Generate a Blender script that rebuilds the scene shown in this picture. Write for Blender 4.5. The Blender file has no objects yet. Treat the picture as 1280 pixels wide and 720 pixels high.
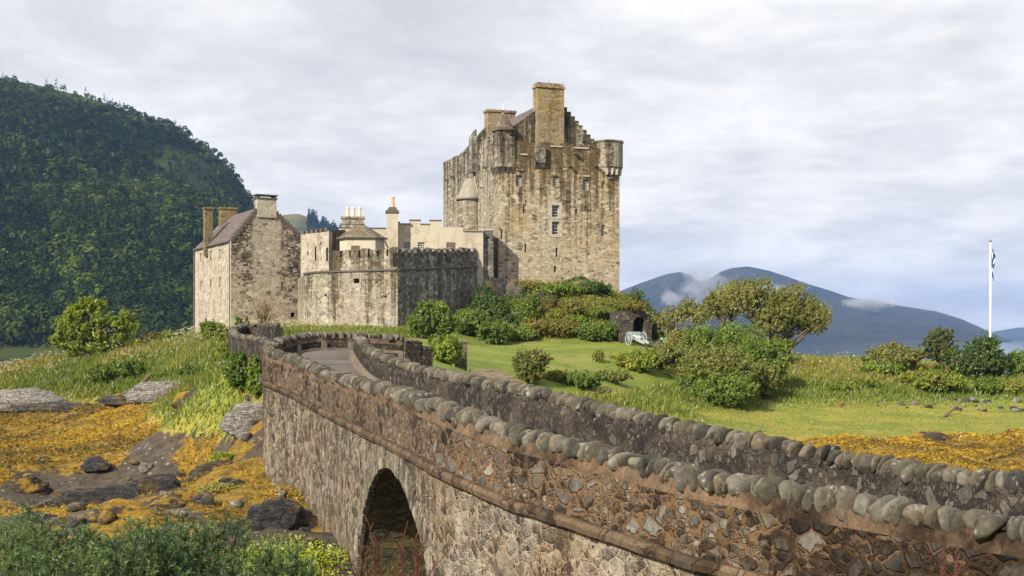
import bpy, bmesh, math, random
import numpy as np
from mathutils import Vector, Matrix

R = math.radians
SC = bpy.context.scene
COL = SC.collection
F = 1500.0                       # focal length in photograph pixels (1280 wide)
HZ = 425.0                       # horizon row in the photograph

# ------------------------------------------------------------------ camera, sky, sun, exposure
cam_d = bpy.data.cameras.new("camera")
cam = bpy.data.objects.new("camera", cam_d)
COL.objects.link(cam)
cam.location = (0, 0, 0)
cam.rotation_euler = (R(90), 0, 0)
cam_d.sensor_width = 36.0
cam_d.lens = 36.0 * F / 1280.0
cam_d.shift_y = (HZ - 360.0) / 1280.0
cam_d.clip_start = 0.1
cam_d.clip_end = 30000
SC.camera = cam

SUN_A, SUN_E = 38.0, 33.0        # degrees left of straight-behind, elevation
to_sun = Vector((-math.sin(R(SUN_A)) * math.cos(R(SUN_E)), -math.cos(R(SUN_A)) * math.cos(R(SUN_E)), math.sin(R(SUN_E))))
sun_d = bpy.data.lights.new("sun", "SUN")
sun_d.energy = 5.0
sun_d.angle = R(0.6)
sun_d.color = (1.0, 0.90, 0.74)
sun = bpy.data.objects.new("sun", sun_d)
COL.objects.link(sun)
sun.rotation_euler = to_sun.to_track_quat('Z', 'Y').to_euler()
sun.location = (-40, -40, 60)

SC.view_settings.view_transform = 'Standard'
SC.view_settings.look = 'None'
SC.view_settings.exposure = 0.70
SC.view_settings.gamma = 1.0
SC.view_settings.use_curve_mapping = False
SC.cycles.use_denoising = True
SC.cycles.max_bounces = 6
SC.cycles.diffuse_bounces = 3
SC.cycles.glossy_bounces = 2
SC.cycles.transmission_bounces = 3
SC.cycles.transparent_max_bounces = 6
SC.cycles.volume_bounces = 0


class NT:
    """tiny node-tree helper"""
    def __init__(self, tree):
        self.t = tree
        tree.nodes.clear()

    def n(self, typ, ins=None, **props):
        nd = self.t.nodes.new(typ)
        for k, v in props.items():
            setattr(nd, k, v)
        if ins:
            for k, v in ins.items():
                s = nd.inputs[k]
                if hasattr(v, 'is_output'):
                    self.t.links.new(v, s)
                else:
                    s.default_value = v
        return nd

    def math(self, op, a, b=None, c=None, clamp=False):
        ins = {0: a}
        if b is not None: ins[1] = b
        if c is not None: ins[2] = c
        return self.n('ShaderNodeMath', ins, operation=op, use_clamp=clamp).outputs[0]

    def vmath(self, op, a, b=None):
        ins = {0: a}
        if b is not None: ins[1] = b
        return self.n('ShaderNodeVectorMath', ins, operation=op).outputs[0]

    def ramp(self, fac, stops, interp='LINEAR'):
        nd = self.n('ShaderNodeValToRGB', {0: fac})
        cr = nd.color_ramp
        cr.interpolation = interp
        while len(cr.elements) < len(stops): cr.elements.new(0.5)
        for e, (p, c) in zip(cr.elements, stops):
            e.position = p
            e.color = (c[0], c[1], c[2], 1) if hasattr(c, '__len__') else (c, c, c, 1)
        return nd.outputs[0]

    def noise(self, vec, scale, detail=4, rough=0.55, dist=0.0):
        return self.n('ShaderNodeTexNoise', {'Vector': vec, 'Scale': scale, 'Detail': detail, 'Roughness': rough, 'Distortion': dist}).outputs[0]

    def mix(self, fac, a, b, blend='MIX'):
        nd = self.n('ShaderNodeMix', data_type='RGBA', blend_type=blend)
        for s, v in ((nd.inputs[0], fac), (nd.inputs[6], a), (nd.inputs[7], b)):
            if hasattr(v, 'is_output'): self.t.links.new(v, s)
            elif hasattr(v, '__len__'): s.default_value = (v[0], v[1], v[2], 1)
            else: s.default_value = v
        return nd.outputs[2]


def build_world():
    w = bpy.data.worlds.new("World")
    SC.world = w
    w.use_nodes = True
    t = NT(w.node_tree)
    sky = t.n('ShaderNodeTexSky')
    sky.sky_type = 'NISHITA'
    sky.sun_disc = False
    sky.sun_elevation = R(SUN_E)
    sky.sun_rotation = R(180 + SUN_A)
    sky.air_density = 1.0
    sky.dust_density = 1.5
    d = t.n('ShaderNodeTexCoord').outputs['Generated']
    s = t.n('ShaderNodeSeparateXYZ', {0: d})
    z = t.math('ADD', t.math('MAXIMUM', s.outputs[2], 0.0), 0.16)
    u = t.math('DIVIDE', s.outputs[0], z)
    v = t.math('DIVIDE', s.outputs[1], z)
    v1 = t.n('ShaderNodeCombineXYZ', {0: u, 1: t.math('MULTIPLY', v, 0.85), 2: 3.7}).outputs[0]
    big = t.noise(v1, 1.05, 5, 0.55, 0.15)
    mid = t.noise(v1, 3.0, 9, 0.60, 0.3)
    v2 = t.n('ShaderNodeCombineXYZ', {0: t.math('MULTIPLY', u, 1.0), 1: t.math('MULTIPLY', v, 1.3), 2: 9.1}).outputs[0]
    fine = t.noise(v2, 9.0, 8, 0.62, 0.2)
    k = t.math('ADD', t.math('ADD', t.math('MULTIPLY', big, 0.52), t.math('MULTIPLY', mid, 0.36)), t.math('MULTIPLY', fine, 0.12))
    k = t.math('SUBTRACT', k, t.n('ShaderNodeMapRange', {0: s.outputs[2], 1: 0.02, 2: 0.11, 3: 0.045, 4: 0.0}).outputs[0])
    k = t.math('SUBTRACT', k, t.n('ShaderNodeMapRange', {0: s.outputs[2], 1: 0.17, 2: 0.30, 3: 0.0, 4: 0.04}).outputs[0])
    cl = t.ramp(k, [(0.34, (5.2, 5.3, 5.5)), (0.42, (6.0, 6.05, 6.2)), (0.475, (6.9, 6.9, 6.9)), (0.53, (7.9, 7.8, 7.65)), (0.61, (9.0, 8.8, 8.45))])
    gap = t.ramp(t.noise(v2, 0.8, 5, 0.5), [(0.34, 0.10), (0.42, 0.0)])
    out = t.mix(gap, cl, t.mix(1.0, sky.outputs[0], (0.6, 0.6, 0.6), 'MULTIPLY'))
    bg = t.n('ShaderNodeBackground', {'Color': out, 'Strength': 0.082})
    o = t.n('ShaderNodeOutputWorld', {0: bg.outputs[0]})
build_world()

# ------------------------------------------------------------------ helpers
rng = np.random.default_rng(7)
rnd = random.Random(11)
ORG = {}                         # world origin of every object's local space


def P(px, py, d):
    """a photograph pixel at depth d, as a point of the place"""
    return Vector(((px - 640) / F * d, d, -(py - HZ) / F * d))


def tag(o, label=None, cat=None, group=None, kind=None):
    if label: o['label'] = label
    if cat: o['category'] = cat
    if group: o['group'] = group
    if kind: o['kind'] = kind
    return o


def thing(name, label, cat, loc, group=None):
    o = bpy.data.objects.new(name, None)
    o.empty_display_size = 0.3
    COL.objects.link(o)
    o.location = loc
    ORG[o.name] = np.array(loc, float)
    return tag(o, label, cat, group)


def link(name, me, mat, parent=None):
    o = bpy.data.objects.new(name, me)
    me.name = name
    COL.objects.link(o)
    if mat is not None:
        me.materials.append(mat)
    if parent is not None:
        o.parent = parent
        ORG[o.name] = ORG[parent.name]
    else:
        ORG[o.name] = np.zeros(3)
    return o


def np_mesh(name, verts, faces, mat, parent=None, cols=None, smooth=False, base=None):
    """faces: (n,k) index array; cols: (n,3) colour per face"""
    verts = np.asarray(verts, np.float64)
    faces = np.asarray(faces, np.int32)
    org = ORG[parent.name] if parent is not None else (np.array(base, float) if base is not None else np.zeros(3))
    me = bpy.data.meshes.new(name)
    nv, (nf, k) = len(verts), faces.shape
    me.vertices.add(nv)
    me.vertices.foreach_set('co', (verts - org).astype(np.float32).ravel())
    me.loops.add(nf * k)
    me.loops.foreach_set('vertex_index', faces.ravel())
    me.polygons.add(nf)
    me.polygons.foreach_set('loop_start', np.arange(0, nf * k, k, dtype=np.int32))
    me.polygons.foreach_set('loop_total', np.full(nf, k, np.int32))
    if smooth:
        me.polygons.foreach_set('use_smooth', np.ones(nf, bool))
    me.update(calc_edges=True)
    if cols is not None:
        a = me.attributes.new('Col', 'FLOAT_COLOR', 'FACE')
        c4 = np.ones((nf, 4), np.float32)
        c4[:, :3] = cols
        a.data.foreach_set('color', c4.ravel())
    o = link(name, me, mat, parent)
    if parent is None and base is not None:
        o.location = base
        ORG[o.name] = np.array(base, float)
    return o


class MB:
    """collects shapes in place coordinates; build() links ONE mesh object"""
    def __init__(self):
        self.v, self.f = [], []

    def add(self, vs, fs):
        b = len(self.v)
        self.v += [tuple(x) for x in vs]
        self.f += [tuple(b + i for i in f) for f in fs]
        return self

    def quad(self, a, b, c, d):
        return self.add([a, b, c, d], [(0, 1, 2, 3)])

    def poly(self, pts):
        return self.add(pts, [tuple(range(len(pts)))])

    def prism(self, pts, vec):
        """closed polygon pts pushed along vec"""
        vec = Vector(vec)
        a = [Vector(p) for p in pts]
        n = len(a)
        vs = a + [p + vec for p in a]
        fs = [tuple(range(n))[::-1], tuple(range(n, 2 * n))]
        fs += [(i, (i + 1) % n, n + (i + 1) % n, n + i) for i in range(n)]
        return self.add(vs, fs)

    def box(self, o, a, b, c):
        """box from corner o with edge vectors a, b, c"""
        o, a, b, c = map(Vector, (o, a, b, c))
        return self.prism([o, o + a, o + a + b, o + b], c)

    def tube(self, pts, rad, n=6, cap=True):
        pts = [Vector(p) for p in pts]
        if not hasattr(rad, '__len__'): rad = [rad] * len(pts)
        vs, fs = [], []
        for i, p in enumerate(pts):
            t = (pts[min(i + 1, len(pts) - 1)] - pts[max(i - 1, 0)]).normalized()
            up = Vector((0, 0, 1)) if abs(t.z) < 0.9 else Vector((1, 0, 0))
            x = t.cross(up).normalized()
            y = t.cross(x)
            for k in range(n):
                q = 2 * math.pi * k / n
                vs.append(p + (x * math.cos(q) + y * math.sin(q)) * rad[i])
        for i in range(len(pts) - 1):
            for k in range(n):
                fs.append((i * n + k, i * n + (k + 1) % n, (i + 1) * n + (k + 1) % n, (i + 1) * n + k))
        if cap:
            fs.append(tuple(range(n))[::-1])
            fs.append(tuple(range((len(pts) - 1) * n, len(pts) * n)))
        return self.add(vs, fs)

    def lathe(self, c, prof, n=24):
        """prof: (radius, z) pairs bottom to top round the vertical axis at c"""
        vs, fs = [], []
        for r, z in prof:
            for k in range(n):
                q = 2 * math.pi * k / n
                vs.append((c[0] + r * math.cos(q), c[1] + r * math.sin(q), z))
        for i in range(len(prof) - 1):
            for k in range(n):
                fs.append((i * n + k, i * n + (k + 1) % n, (i + 1) * n + (k + 1) % n, (i + 1) * n + k))
        fs.append(tuple(range(n))[::-1])
        fs.append(tuple(range((len(prof) - 1) * n, len(prof) * n)))
        return self.add(vs, fs)

    def build(self, name, mat, parent=None, smooth=False, base=None, bevel=0):
        org = ORG[parent.name] if parent is not None else (np.array(base, float) if base is not None else np.zeros(3))
        me = bpy.data.meshes.new(name)
        me.from_pydata([(v[0] - org[0], v[1] - org[1], v[2] - org[2]) for v in self.v], [], self.f)
        bm = bmesh.new()
        bm.from_mesh(me)
        bmesh.ops.recalc_face_normals(bm, faces=bm.faces)
        if bevel:
            bmesh.ops.bevel(bm, geom=list(bm.edges), offset=bevel, segments=1, affect='EDGES')
        bm.to_mesh(me)
        bm.free()
        if smooth:
            for p in me.polygons: p.use_smooth = True
        me.update()
        o = link(name, me, mat, parent)
        if parent is None and base is not None:
            o.location = base
            ORG[o.name] = np.array(base, float)
        return o


def crom(pts, step):
    """Catmull-Rom through pts, resampled every step"""
    p = np.array(pts, float)
    p = np.vstack([2 * p[0] - p[1], p, 2 * p[-1] - p[-2]])
    out = []
    for i in range(1, len(p) - 2):
        for t in np.linspace(0, 1, 24, endpoint=False):
            a, b, c, d = p[i - 1], p[i], p[i + 1], p[i + 2]
            out.append(0.5 * ((2 * b) + (c - a) * t + (2 * a - 5 * b + 4 * c - d) * t * t + (3 * b - a - 3 * c + d) * t ** 3))
    out.append(p[-2])
    out = np.array(out)
    s = np.concatenate([[0], np.cumsum(np.linalg.norm(np.diff(out[:, :2], axis=0), axis=1))])
    n = max(2, int(s[-1] / step))
    q = np.linspace(0, s[-1], n + 1)
    return np.stack([np.interp(q, s, out[:, k]) for k in range(out.shape[1])], 1), q


# value noise for numpy arrays
_perm = np.random.default_rng(3).random((64, 64, 64))
def vnoise(x, y, z=0.0):
    x, y, z = np.broadcast_arrays(np.asarray(x, float), np.asarray(y, float), np.asarray(z, float))
    xi, yi, zi = np.floor(x).astype(int), np.floor(y).astype(int), np.floor(z).astype(int)
    xf, yf, zf = x - xi, y - yi, z - zi
    xf, yf, zf = [t * t * (3 - 2 * t) for t in (xf, yf, zf)]
    g = lambda a, b, c: _perm[(xi + a) % 64, (yi + b) % 64, (zi + c) % 64]
    l = lambda a, b, t: a + (b - a) * t
    return l(l(l(g(0, 0, 0), g(1, 0, 0), xf), l(g(0, 1, 0), g(1, 1, 0), xf), yf),
             l(l(g(0, 0, 1), g(1, 0, 1), xf), l(g(0, 1, 1), g(1, 1, 1), xf), yf), zf) * 2 - 1
def fbm(x, y, z=0.0, o=4):
    a, s, r = 1.0, 0.0, 0.0
    for i in range(o):
        s = s + a * vnoise(np.asarray(x) * 2 ** i + 13 * i, np.asarray(y) * 2 ** i + 7 * i, np.asarray(z) * 2 ** i)
        r += a
        a *= 0.5
    return s / r
def sstep(a, b, x):
    t = np.clip((np.asarray(x, float) - a) / (b - a), 0, 1)
    return t * t * (3 - 2 * t)


# ------------------------------------------------------------------ materials
def new_mat(name):
    m = bpy.data.materials.new(name)
    m.use_nodes = True
    return m, NT(m.node_tree)


def finish(t, col, rough=0.9, bump=None, bstr=0.5, bdist=0.05, spec=0.3, metallic=0.0):
    ins = {'Base Color': col, 'Roughness': rough, 'Specular IOR Level': spec, 'Metallic': metallic}
    if isinstance(col, tuple): ins['Base Color'] = (*col, 1)
    if bump is not None:
        ins['Normal'] = t.n('ShaderNodeBump', {'Height': bump, 'Strength': bstr, 'Distance': bdist}).outputs[0]
    b = t.n('ShaderNodeBsdfPrincipled', ins)
    t.n('ShaderNodeOutputMaterial', {0: b.outputs[0]})


def plain(name, col, rough=0.7, var=0.25, scale=6.0, spec=0.3, metallic=0.0):
    m, t = new_mat(name)
    pos = t.n('ShaderNodeNewGeometry').outputs['Position']
    nz = t.noise(pos, scale, 5, 0.6)
    c = t.mix(1.0, col, t.ramp(nz, [(0.25, 1 - var), (0.75, 1 + var * 0.6)]), 'MULTIPLY')
    finish(t, c, rough, nz, 0.3, 0.02, spec, metallic)
    return m


def stone(name, stones, mortar, scale=3.0, flat=1.7, mw=0.06, patch=None, patch_amt=0.5, patch_scale=0.25,
          stain=None, stain_amt=0.6, stain_scale=(1.6, 1.6, 0.16), stain_cut=(0.5, 0.66), high=None,
          bdist=0.04, rand=0.9, warp=0.10, fine=0.35, low=None, smear=0.0, smear_col=None, small=2.1, small_share=0.55, clear=None, ragged=1.0, wet=None, streaky=0.28):
    """rubble masonry: stones of two sizes in mortar, patches of lichen or wash, run-off stains.
    high=(z0,z1): run-off stain grows towards the wall head; low=(z0,z1,colour): tide or damp zone;
    clear=(x,y,dx,dy,half): a strip of the wall (a rebuilt flue) that carries no stain"""
    m, t = new_mat(name)
    pos = t.n('ShaderNodeNewGeometry').outputs['Position']
    w = t.n('ShaderNodeTexNoise', {'Vector': pos, 'Scale': 1.7, 'Detail': 3.0}).outputs[1]
    w = t.vmath('MULTIPLY', t.vmath('SUBTRACT', w, (0.5, 0.5, 0.5)), (warp * 4, warp * 4, warp * 2.4))
    w2 = t.n('ShaderNodeTexNoise', {'Vector': pos, 'Scale': scale * 2.6, 'Detail': 3.0}).outputs[1]
    w2 = t.vmath('MULTIPLY', t.vmath('SUBTRACT', w2, (0.5, 0.5, 0.5)), (0.36 / scale, 0.36 / scale, 0.26 / scale))
    q = t.vmath('MULTIPLY', t.vmath('ADD', t.vmath('ADD', pos, w), w2), (1, 1, flat))
    va = t.n('ShaderNodeTexVoronoi', {'Vector': q, 'Scale': scale, 'Randomness': rand})
    ea = t.n('ShaderNodeTexVoronoi', {'Vector': q, 'Scale': scale, 'Randomness': rand}, feature='DISTANCE_TO_EDGE').outputs['Distance']
    vb = t.n('ShaderNodeTexVoronoi', {'Vector': q, 'Scale': scale * small, 'Randomness': rand})
    eb = t.n('ShaderNodeTexVoronoi', {'Vector': q, 'Scale': scale * small, 'Randomness': rand}, feature='DISTANCE_TO_EDGE').outputs['Distance']
    ra = t.n('ShaderNodeSeparateXYZ', {0: va.outputs['Color']}).outputs
    rb = t.n('ShaderNodeSeparateXYZ', {0: vb.outputs['Color']}).outputs
    sel = t.math('LESS_THAN', ra[2], small_share)
    eb2 = t.math('MULTIPLY', eb, 1.0)
    ed = t.n('ShaderNodeMix', {0: sel, 2: ea, 3: t.math('MINIMUM', t.math('MULTIPLY', ea, 1.6), eb2)}).outputs[0]
    r0 = t.n('ShaderNodeMix', {0: sel, 2: ra[0], 3: rb[0]}).outputs[0]
    r1 = t.n('ShaderNodeMix', {0: sel, 2: ra[1], 3: rb[1]}).outputs[0]
    nz = t.noise(pos, 9.0, 6, 0.65)
    nf = t.noise(pos, 26.0, 4, 0.7)
    nb = t.noise(pos, patch_scale, 5, 0.6)
    edn = t.math('ADD', ed, t.math('MULTIPLY', t.math('SUBTRACT', nz, 0.5), mw * 2.6 * ragged))
    mask = t.n('ShaderNodeMapRange', {0: edn, 1: mw * 0.55, 2: mw * 1.6}, interpolation_type='SMOOTHSTEP').outputs[0]
    k = len(stones)
    sc = t.ramp(r0, [((i + 0.5) / k, c) for i, c in enumerate(stones)], 'LINEAR')
    sc = t.mix(1.0, sc, t.ramp(nz, [(0.25, 1 - fine), (0.75, 1 + fine)]), 'MULTIPLY')
    sc = t.mix(1.0, sc, t.ramp(nf, [(0.3, 1 - fine * 0.7), (0.7, 1 + fine * 0.7)]), 'MULTIPLY')
    col = t.mix(mask, t.mix(1.0, mortar, t.ramp(nz, [(0.3, 0.65), (0.7, 1.2)]), 'MULTIPLY'), sc)
    bmask = mask
    if smear:       # old mortar smeared over the stones in places
        sm = t.ramp(t.noise(pos, 1.3, 6, 0.7), [(0.47, 0.0), (0.60, smear)])
        bmask = t.math('MULTIPLY', mask, t.math('SUBTRACT', 1.0, t.math('MULTIPLY', sm, 0.8)))
        col = t.mix(sm, col, t.mix(1.0, smear_col or mortar, t.ramp(nz, [(0.3, 0.55), (0.7, 1.2)]), 'MULTIPLY'))
    if patch is not None:
        pm = t.ramp(nb, [(0.47, 0.0), (0.64, patch_amt)])
        col = t.mix(pm, col, t.mix(1.0, patch, t.ramp(nz, [(0.3, 0.5), (0.7, 1.4)]), 'MULTIPLY'))
    if stain is not None:
        sv = t.vmath('MULTIPLY', pos, stain_scale)
        sn = t.noise(sv, 1.0, 7, 0.68)
        if high is not None:
            z = t.n('ShaderNodeSeparateXYZ', {0: pos}).outputs[2]
            hz = t.n('ShaderNodeMapRange', {0: z, 1: high[0], 2: high[1], 3: -0.10, 4: 0.10 if len(high) < 3 else high[2]}).outputs[0]
            sn = t.math('ADD', sn, hz)
        sn = t.math('ADD', sn, t.math('MULTIPLY', t.math('SUBTRACT', nz, 0.5), 0.12))
        sn = t.math('ADD', sn, t.math('MULTIPLY', t.math('SUBTRACT', r1, 0.5), streaky))
        if wet is not None:       # damp blackening that spreads along the wall, (x0, x1, amount)
            xx = t.n('ShaderNodeSeparateXYZ', {0: pos}).outputs[0]
            sn = t.math('ADD', sn, t.n('ShaderNodeMapRange', {0: xx, 1: wet[0], 2: wet[1], 3: 0.0, 4: wet[2]}).outputs[0])
        sm = t.ramp(sn, [(stain_cut[0], 0.0), (stain_cut[1], stain_amt)])
        if clear is not None:
            dv = t.n('ShaderNodeVectorMath', {0: t.vmath('SUBTRACT', pos, (clear[0], clear[1], 0)), 1: (clear[2], clear[3], 0)}, operation='DOT_PRODUCT').outputs['Value']
            dv = t.math('ADD', t.math('ABSOLUTE', dv), t.math('MULTIPLY', t.math('SUBTRACT', nb, 0.5), 1.2))
            sm = t.math('MULTIPLY', sm, t.n('ShaderNodeMapRange', {0: dv, 1: clear[4] * 0.85, 2: clear[4] * 1.25}, interpolation_type='SMOOTHSTEP').outputs[0])
        col = t.mix(sm, col, t.mix(1.0, col, t.mix(1.0, tuple(min(1.0, c * 3.2) for c in stain), t.ramp(nz, [(0.3, 0.5), (0.7, 1.5)]), 'MULTIPLY'), 'MULTIPLY') if sum(stain) < 0.3 else t.mix(1.0, stain, t.ramp(nz, [(0.3, 0.5), (0.7, 1.5)]), 'MULTIPLY'))
    if low is not None:
        z = t.n('ShaderNodeSeparateXYZ', {0: pos}).outputs[2]
        zz = t.math('ADD', z, t.math('MULTIPLY', t.math('SUBTRACT', nb, 0.5), 1.6))
        lm = t.n('ShaderNodeMapRange', {0: zz, 1: low[0], 2: low[1], 3: 0.8, 4: 0.0}).outputs[0]
        col = t.mix(lm, col, t.mix(1.0, low[2], t.ramp(nz, [(0.3, 0.5), (0.7, 1.6)]), 'MULTIPLY'))
    hgt = t.math('ADD', t.math('MULTIPLY', bmask, t.math('ADD', t.math('MULTIPLY', r1, 0.5), 0.6)), t.math('ADD', t.math('MULTIPLY', nz, 0.5), t.math('MULTIPLY', nf, 0.2)))
    finish(t, col, 0.92, hgt, 1.0, bdist, 0.2)
    return m


def leaf_mat(name, trans=0.35, gloss=0.03):
    m, t = new_mat(name)
    c = t.n('ShaderNodeAttribute', attribute_name='Col').outputs['Color']
    d = t.n('ShaderNodeBsdfDiffuse', {'Color': c, 'Roughness': 0.7})
    tr = t.n('ShaderNodeBsdfTranslucent', {'Color': t.mix(1.0, c, (1.25, 1.25, 0.55), 'MULTIPLY')})
    mx = t.n('ShaderNodeMixShader', {0: trans, 1: d.outputs[0], 2: tr.outputs[0]})
    g = t.n('ShaderNodeBsdfGlossy', {'Color': (1, 1, 1, 1), 'Roughness': 0.45})
    mx = t.n('ShaderNodeMixShader', {0: gloss, 1: mx.outputs[0], 2: g.outputs[0]})
    t.n('ShaderNodeOutputMaterial', {0: mx.outputs[0]})
    return m


M = {}
M['keep'] = stone('keep_stone', [(0.10, 0.083, 0.06), (0.37, 0.31, 0.215), (0.46, 0.39, 0.275), (0.24, 0.185, 0.12), (0.51, 0.445, 0.335), (0.39, 0.36, 0.285)],
                  (0.43, 0.375, 0.275), 1.9, 2.0, 0.045, patch=(0.42, 0.30, 0.13), patch_amt=0.5, patch_scale=0.20,
                  stain=(0.075, 0.068, 0.055), stain_amt=0.95, stain_scale=(1.5, 1.5, 0.075), stain_cut=(0.51, 0.63), high=(7.0, 19.0, 0.17), streaky=0.10, smear=0.35, smear_col=(0.50, 0.44, 0.335))
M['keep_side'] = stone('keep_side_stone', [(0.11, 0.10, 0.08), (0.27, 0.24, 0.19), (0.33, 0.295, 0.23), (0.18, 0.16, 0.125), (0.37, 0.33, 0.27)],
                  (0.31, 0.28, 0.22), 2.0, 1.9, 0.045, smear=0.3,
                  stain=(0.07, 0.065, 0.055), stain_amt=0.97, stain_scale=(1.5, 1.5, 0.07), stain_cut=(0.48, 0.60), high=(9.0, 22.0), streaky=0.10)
M['chim'] = stone('ochre_chimney_stone', [(0.22, 0.17, 0.10), (0.33, 0.26, 0.15), (0.27, 0.21, 0.13), (0.17, 0.135, 0.09)], (0.33, 0.28, 0.19), 2.2, 2.0, 0.05,
                  patch=(0.34, 0.24, 0.08), patch_amt=0.55, patch_scale=0.6, stain=(0.08, 0.07, 0.055), stain_amt=0.6)
M['house_chim'] = stone('olive_chimney_stone', [(0.15, 0.125, 0.07), (0.22, 0.18, 0.10), (0.18, 0.15, 0.09)], (0.20, 0.17, 0.11), 2.4, 2.0, 0.05,
                  patch=(0.26, 0.20, 0.06), patch_amt=0.5, patch_scale=0.8, stain=(0.07, 0.06, 0.05), stain_amt=0.7)
_hc = (-26.2 + 0.866 * 3.45, 112 + 0.5 * 3.45)
M['house'] = stone('house_rubble', [(0.09, 0.075, 0.06), (0.30, 0.26, 0.21), (0.37, 0.325, 0.26), (0.20, 0.165, 0.13), (0.41, 0.37, 0.30)], (0.38, 0.335, 0.265), 1.7, 1.8, 0.05,
                   smear=0.4, smear_col=(0.40, 0.35, 0.275), stain=(0.062, 0.055, 0.046), stain_amt=0.92,
                   stain_scale=(0.8, 0.8, 0.30), stain_cut=(0.50, 0.60), high=(3.0, 11.5, 0.17), clear=(_hc[0], _hc[1], 0.866, 0.5, 1.25))
M['harl'] = stone('harled_wall', [(0.36, 0.325, 0.265), (0.43, 0.39, 0.32), (0.30, 0.265, 0.21), (0.40, 0.36, 0.30)], (0.43, 0.385, 0.315), 2.0, 1.6, 0.07,
                  stain=(0.12, 0.105, 0.085), stain_amt=0.6, stain_scale=(1.6, 1.6, 0.14), stain_cut=(0.50, 0.66), fine=0.35, smear=0.5)
M['bastion'] = stone('bastion_stone', [(0.14, 0.125, 0.10), (0.30, 0.275, 0.22), (0.36, 0.33, 0.265), (0.21, 0.19, 0.155), (0.40, 0.365, 0.30)], (0.37, 0.335, 0.27), 2.0, 1.5, 0.05,
                     patch=(0.23, 0.19, 0.09), patch_amt=0.5, patch_scale=0.3, smear=0.35,
                     stain=(0.075, 0.068, 0.058), stain_amt=0.95, stain_scale=(1.3, 1.3, 0.09), stain_cut=(0.455, 0.575), high=(0.0, 9.0), streaky=0.10)
M['bastion_dark'] = stone('dark_curtain_stone', [(0.045, 0.043, 0.038), (0.14, 0.13, 0.112), (0.085, 0.08, 0.07), (0.21, 0.195, 0.165)], (0.12, 0.112, 0.095), 2.2, 1.4, 0.05,
                          stain=(0.36, 0.34, 0.30), stain_amt=0.8, stain_scale=(1.5, 1.5, 0.08), stain_cut=(0.52, 0.66))  # darker mix than the bastion front, with pale upright streaks
M['cream'] = stone('cream_render', [(0.40, 0.365, 0.29), (0.43, 0.39, 0.31)], (0.415, 0.375, 0.30), 0.8, 1.0, 0.03,
                   stain=(0.27, 0.235, 0.175), stain_amt=0.75, stain_scale=(1.1, 1.1, 0.2), stain_cut=(0.50, 0.72), fine=0.06, bdist=0.005, ragged=0.3)
M['turret'] = stone('turret_rubble', [(0.14, 0.12, 0.09), (0.28, 0.25, 0.19), (0.34, 0.30, 0.235), (0.21, 0.18, 0.14)], (0.31, 0.275, 0.21), 2.6, 1.8, 0.05, stain=(0.10, 0.09, 0.075), stain_amt=0.7, stain_scale=(1.5, 1.5, 0.1))
M['slate'] = stone('roof_slate', [(0.10, 0.085, 0.085), (0.15, 0.12, 0.115), (0.12, 0.105, 0.10), (0.17, 0.135, 0.125)], (0.07, 0.06, 0.058), 2.6, 1.6, 0.03, bdist=0.02, fine=0.3)
M['cone'] = stone('turret_slabs', [(0.17, 0.145, 0.11), (0.12, 0.10, 0.08), (0.22, 0.18, 0.13), (0.15, 0.12, 0.09)], (0.07, 0.06, 0.05), 2.6, 1.8, 0.05,
                  patch=(0.22, 0.18, 0.08), patch_amt=0.4, patch_scale=0.7, bdist=0.04)
M['lead'] = plain('lead_roof', (0.23, 0.215, 0.175), 0.6, 0.3, 2.0)
M['trim'] = plain('pale_dressed_stone', (0.40, 0.36, 0.29), 0.85, 0.35, 3.0)
M['frame'] = plain('old_white_window_paint', (0.46, 0.45, 0.42), 0.6, 0.25, 4.0)
M['stepstone'] = plain('worn_brown_stone', (0.17, 0.14, 0.105), 0.9, 0.5, 3.0)
M['darktrim'] = plain('weathered_dark_stone', (0.10, 0.09, 0.075), 0.9, 0.5, 4.0)
M['pane'] = plain('dark_window_glass', (0.02, 0.022, 0.026), 0.12, 0.2, 2.0, 0.5)
M['hole'] = plain('dark_opening', (0.012, 0.011, 0.010), 0.9, 0.2)
M['white'] = plain('white_paint', (0.74, 0.73, 0.70), 0.5, 0.08, 3.0)
M['pot'] = plain('terracotta_pot', (0.62, 0.36, 0.20), 0.8, 0.25, 5.0)
M['potpale'] = plain('buff_clay_pot', (0.66, 0.55, 0.38), 0.8, 0.2, 5.0)
M['pipe'] = plain('iron_pipe', (0.10, 0.095, 0.09), 0.6, 0.2)
M['palepipe'] = plain('grey_lead_pipe', (0.36, 0.34, 0.31), 0.6, 0.2)
M['brown_door'] = plain('brown_boards', (0.12, 0.085, 0.065), 0.8, 0.3, 3.0)
M['bark'] = plain('tree_bark', (0.12, 0.095, 0.07), 0.95, 0.5, 8.0)
M['twig'] = plain('dry_twig', (0.24, 0.18, 0.11), 0.95, 0.35, 8.0)
M['redstem'] = plain('dead_dock_stem', (0.085, 0.03, 0.018), 0.9, 0.4, 8.0)
M['leaf'] = leaf_mat('leaves', 0.35)
M['blade'] = leaf_mat('grass_blades', 0.30)
M['needle'] = leaf_mat('gorse_needles', 0.15)
M['weed'] = leaf_mat('bladderwrack', 0.20)
M['forest'] = leaf_mat('forest_foliage', 0.12, 0.0)
BR_STONES = [(0.028, 0.028, 0.029), (0.095, 0.092, 0.084), (0.17, 0.162, 0.142), (0.048, 0.046, 0.043), (0.12, 0.092, 0.064), (0.225, 0.212, 0.186), (0.06, 0.057, 0.052), (0.14, 0.132, 0.12)]
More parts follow.
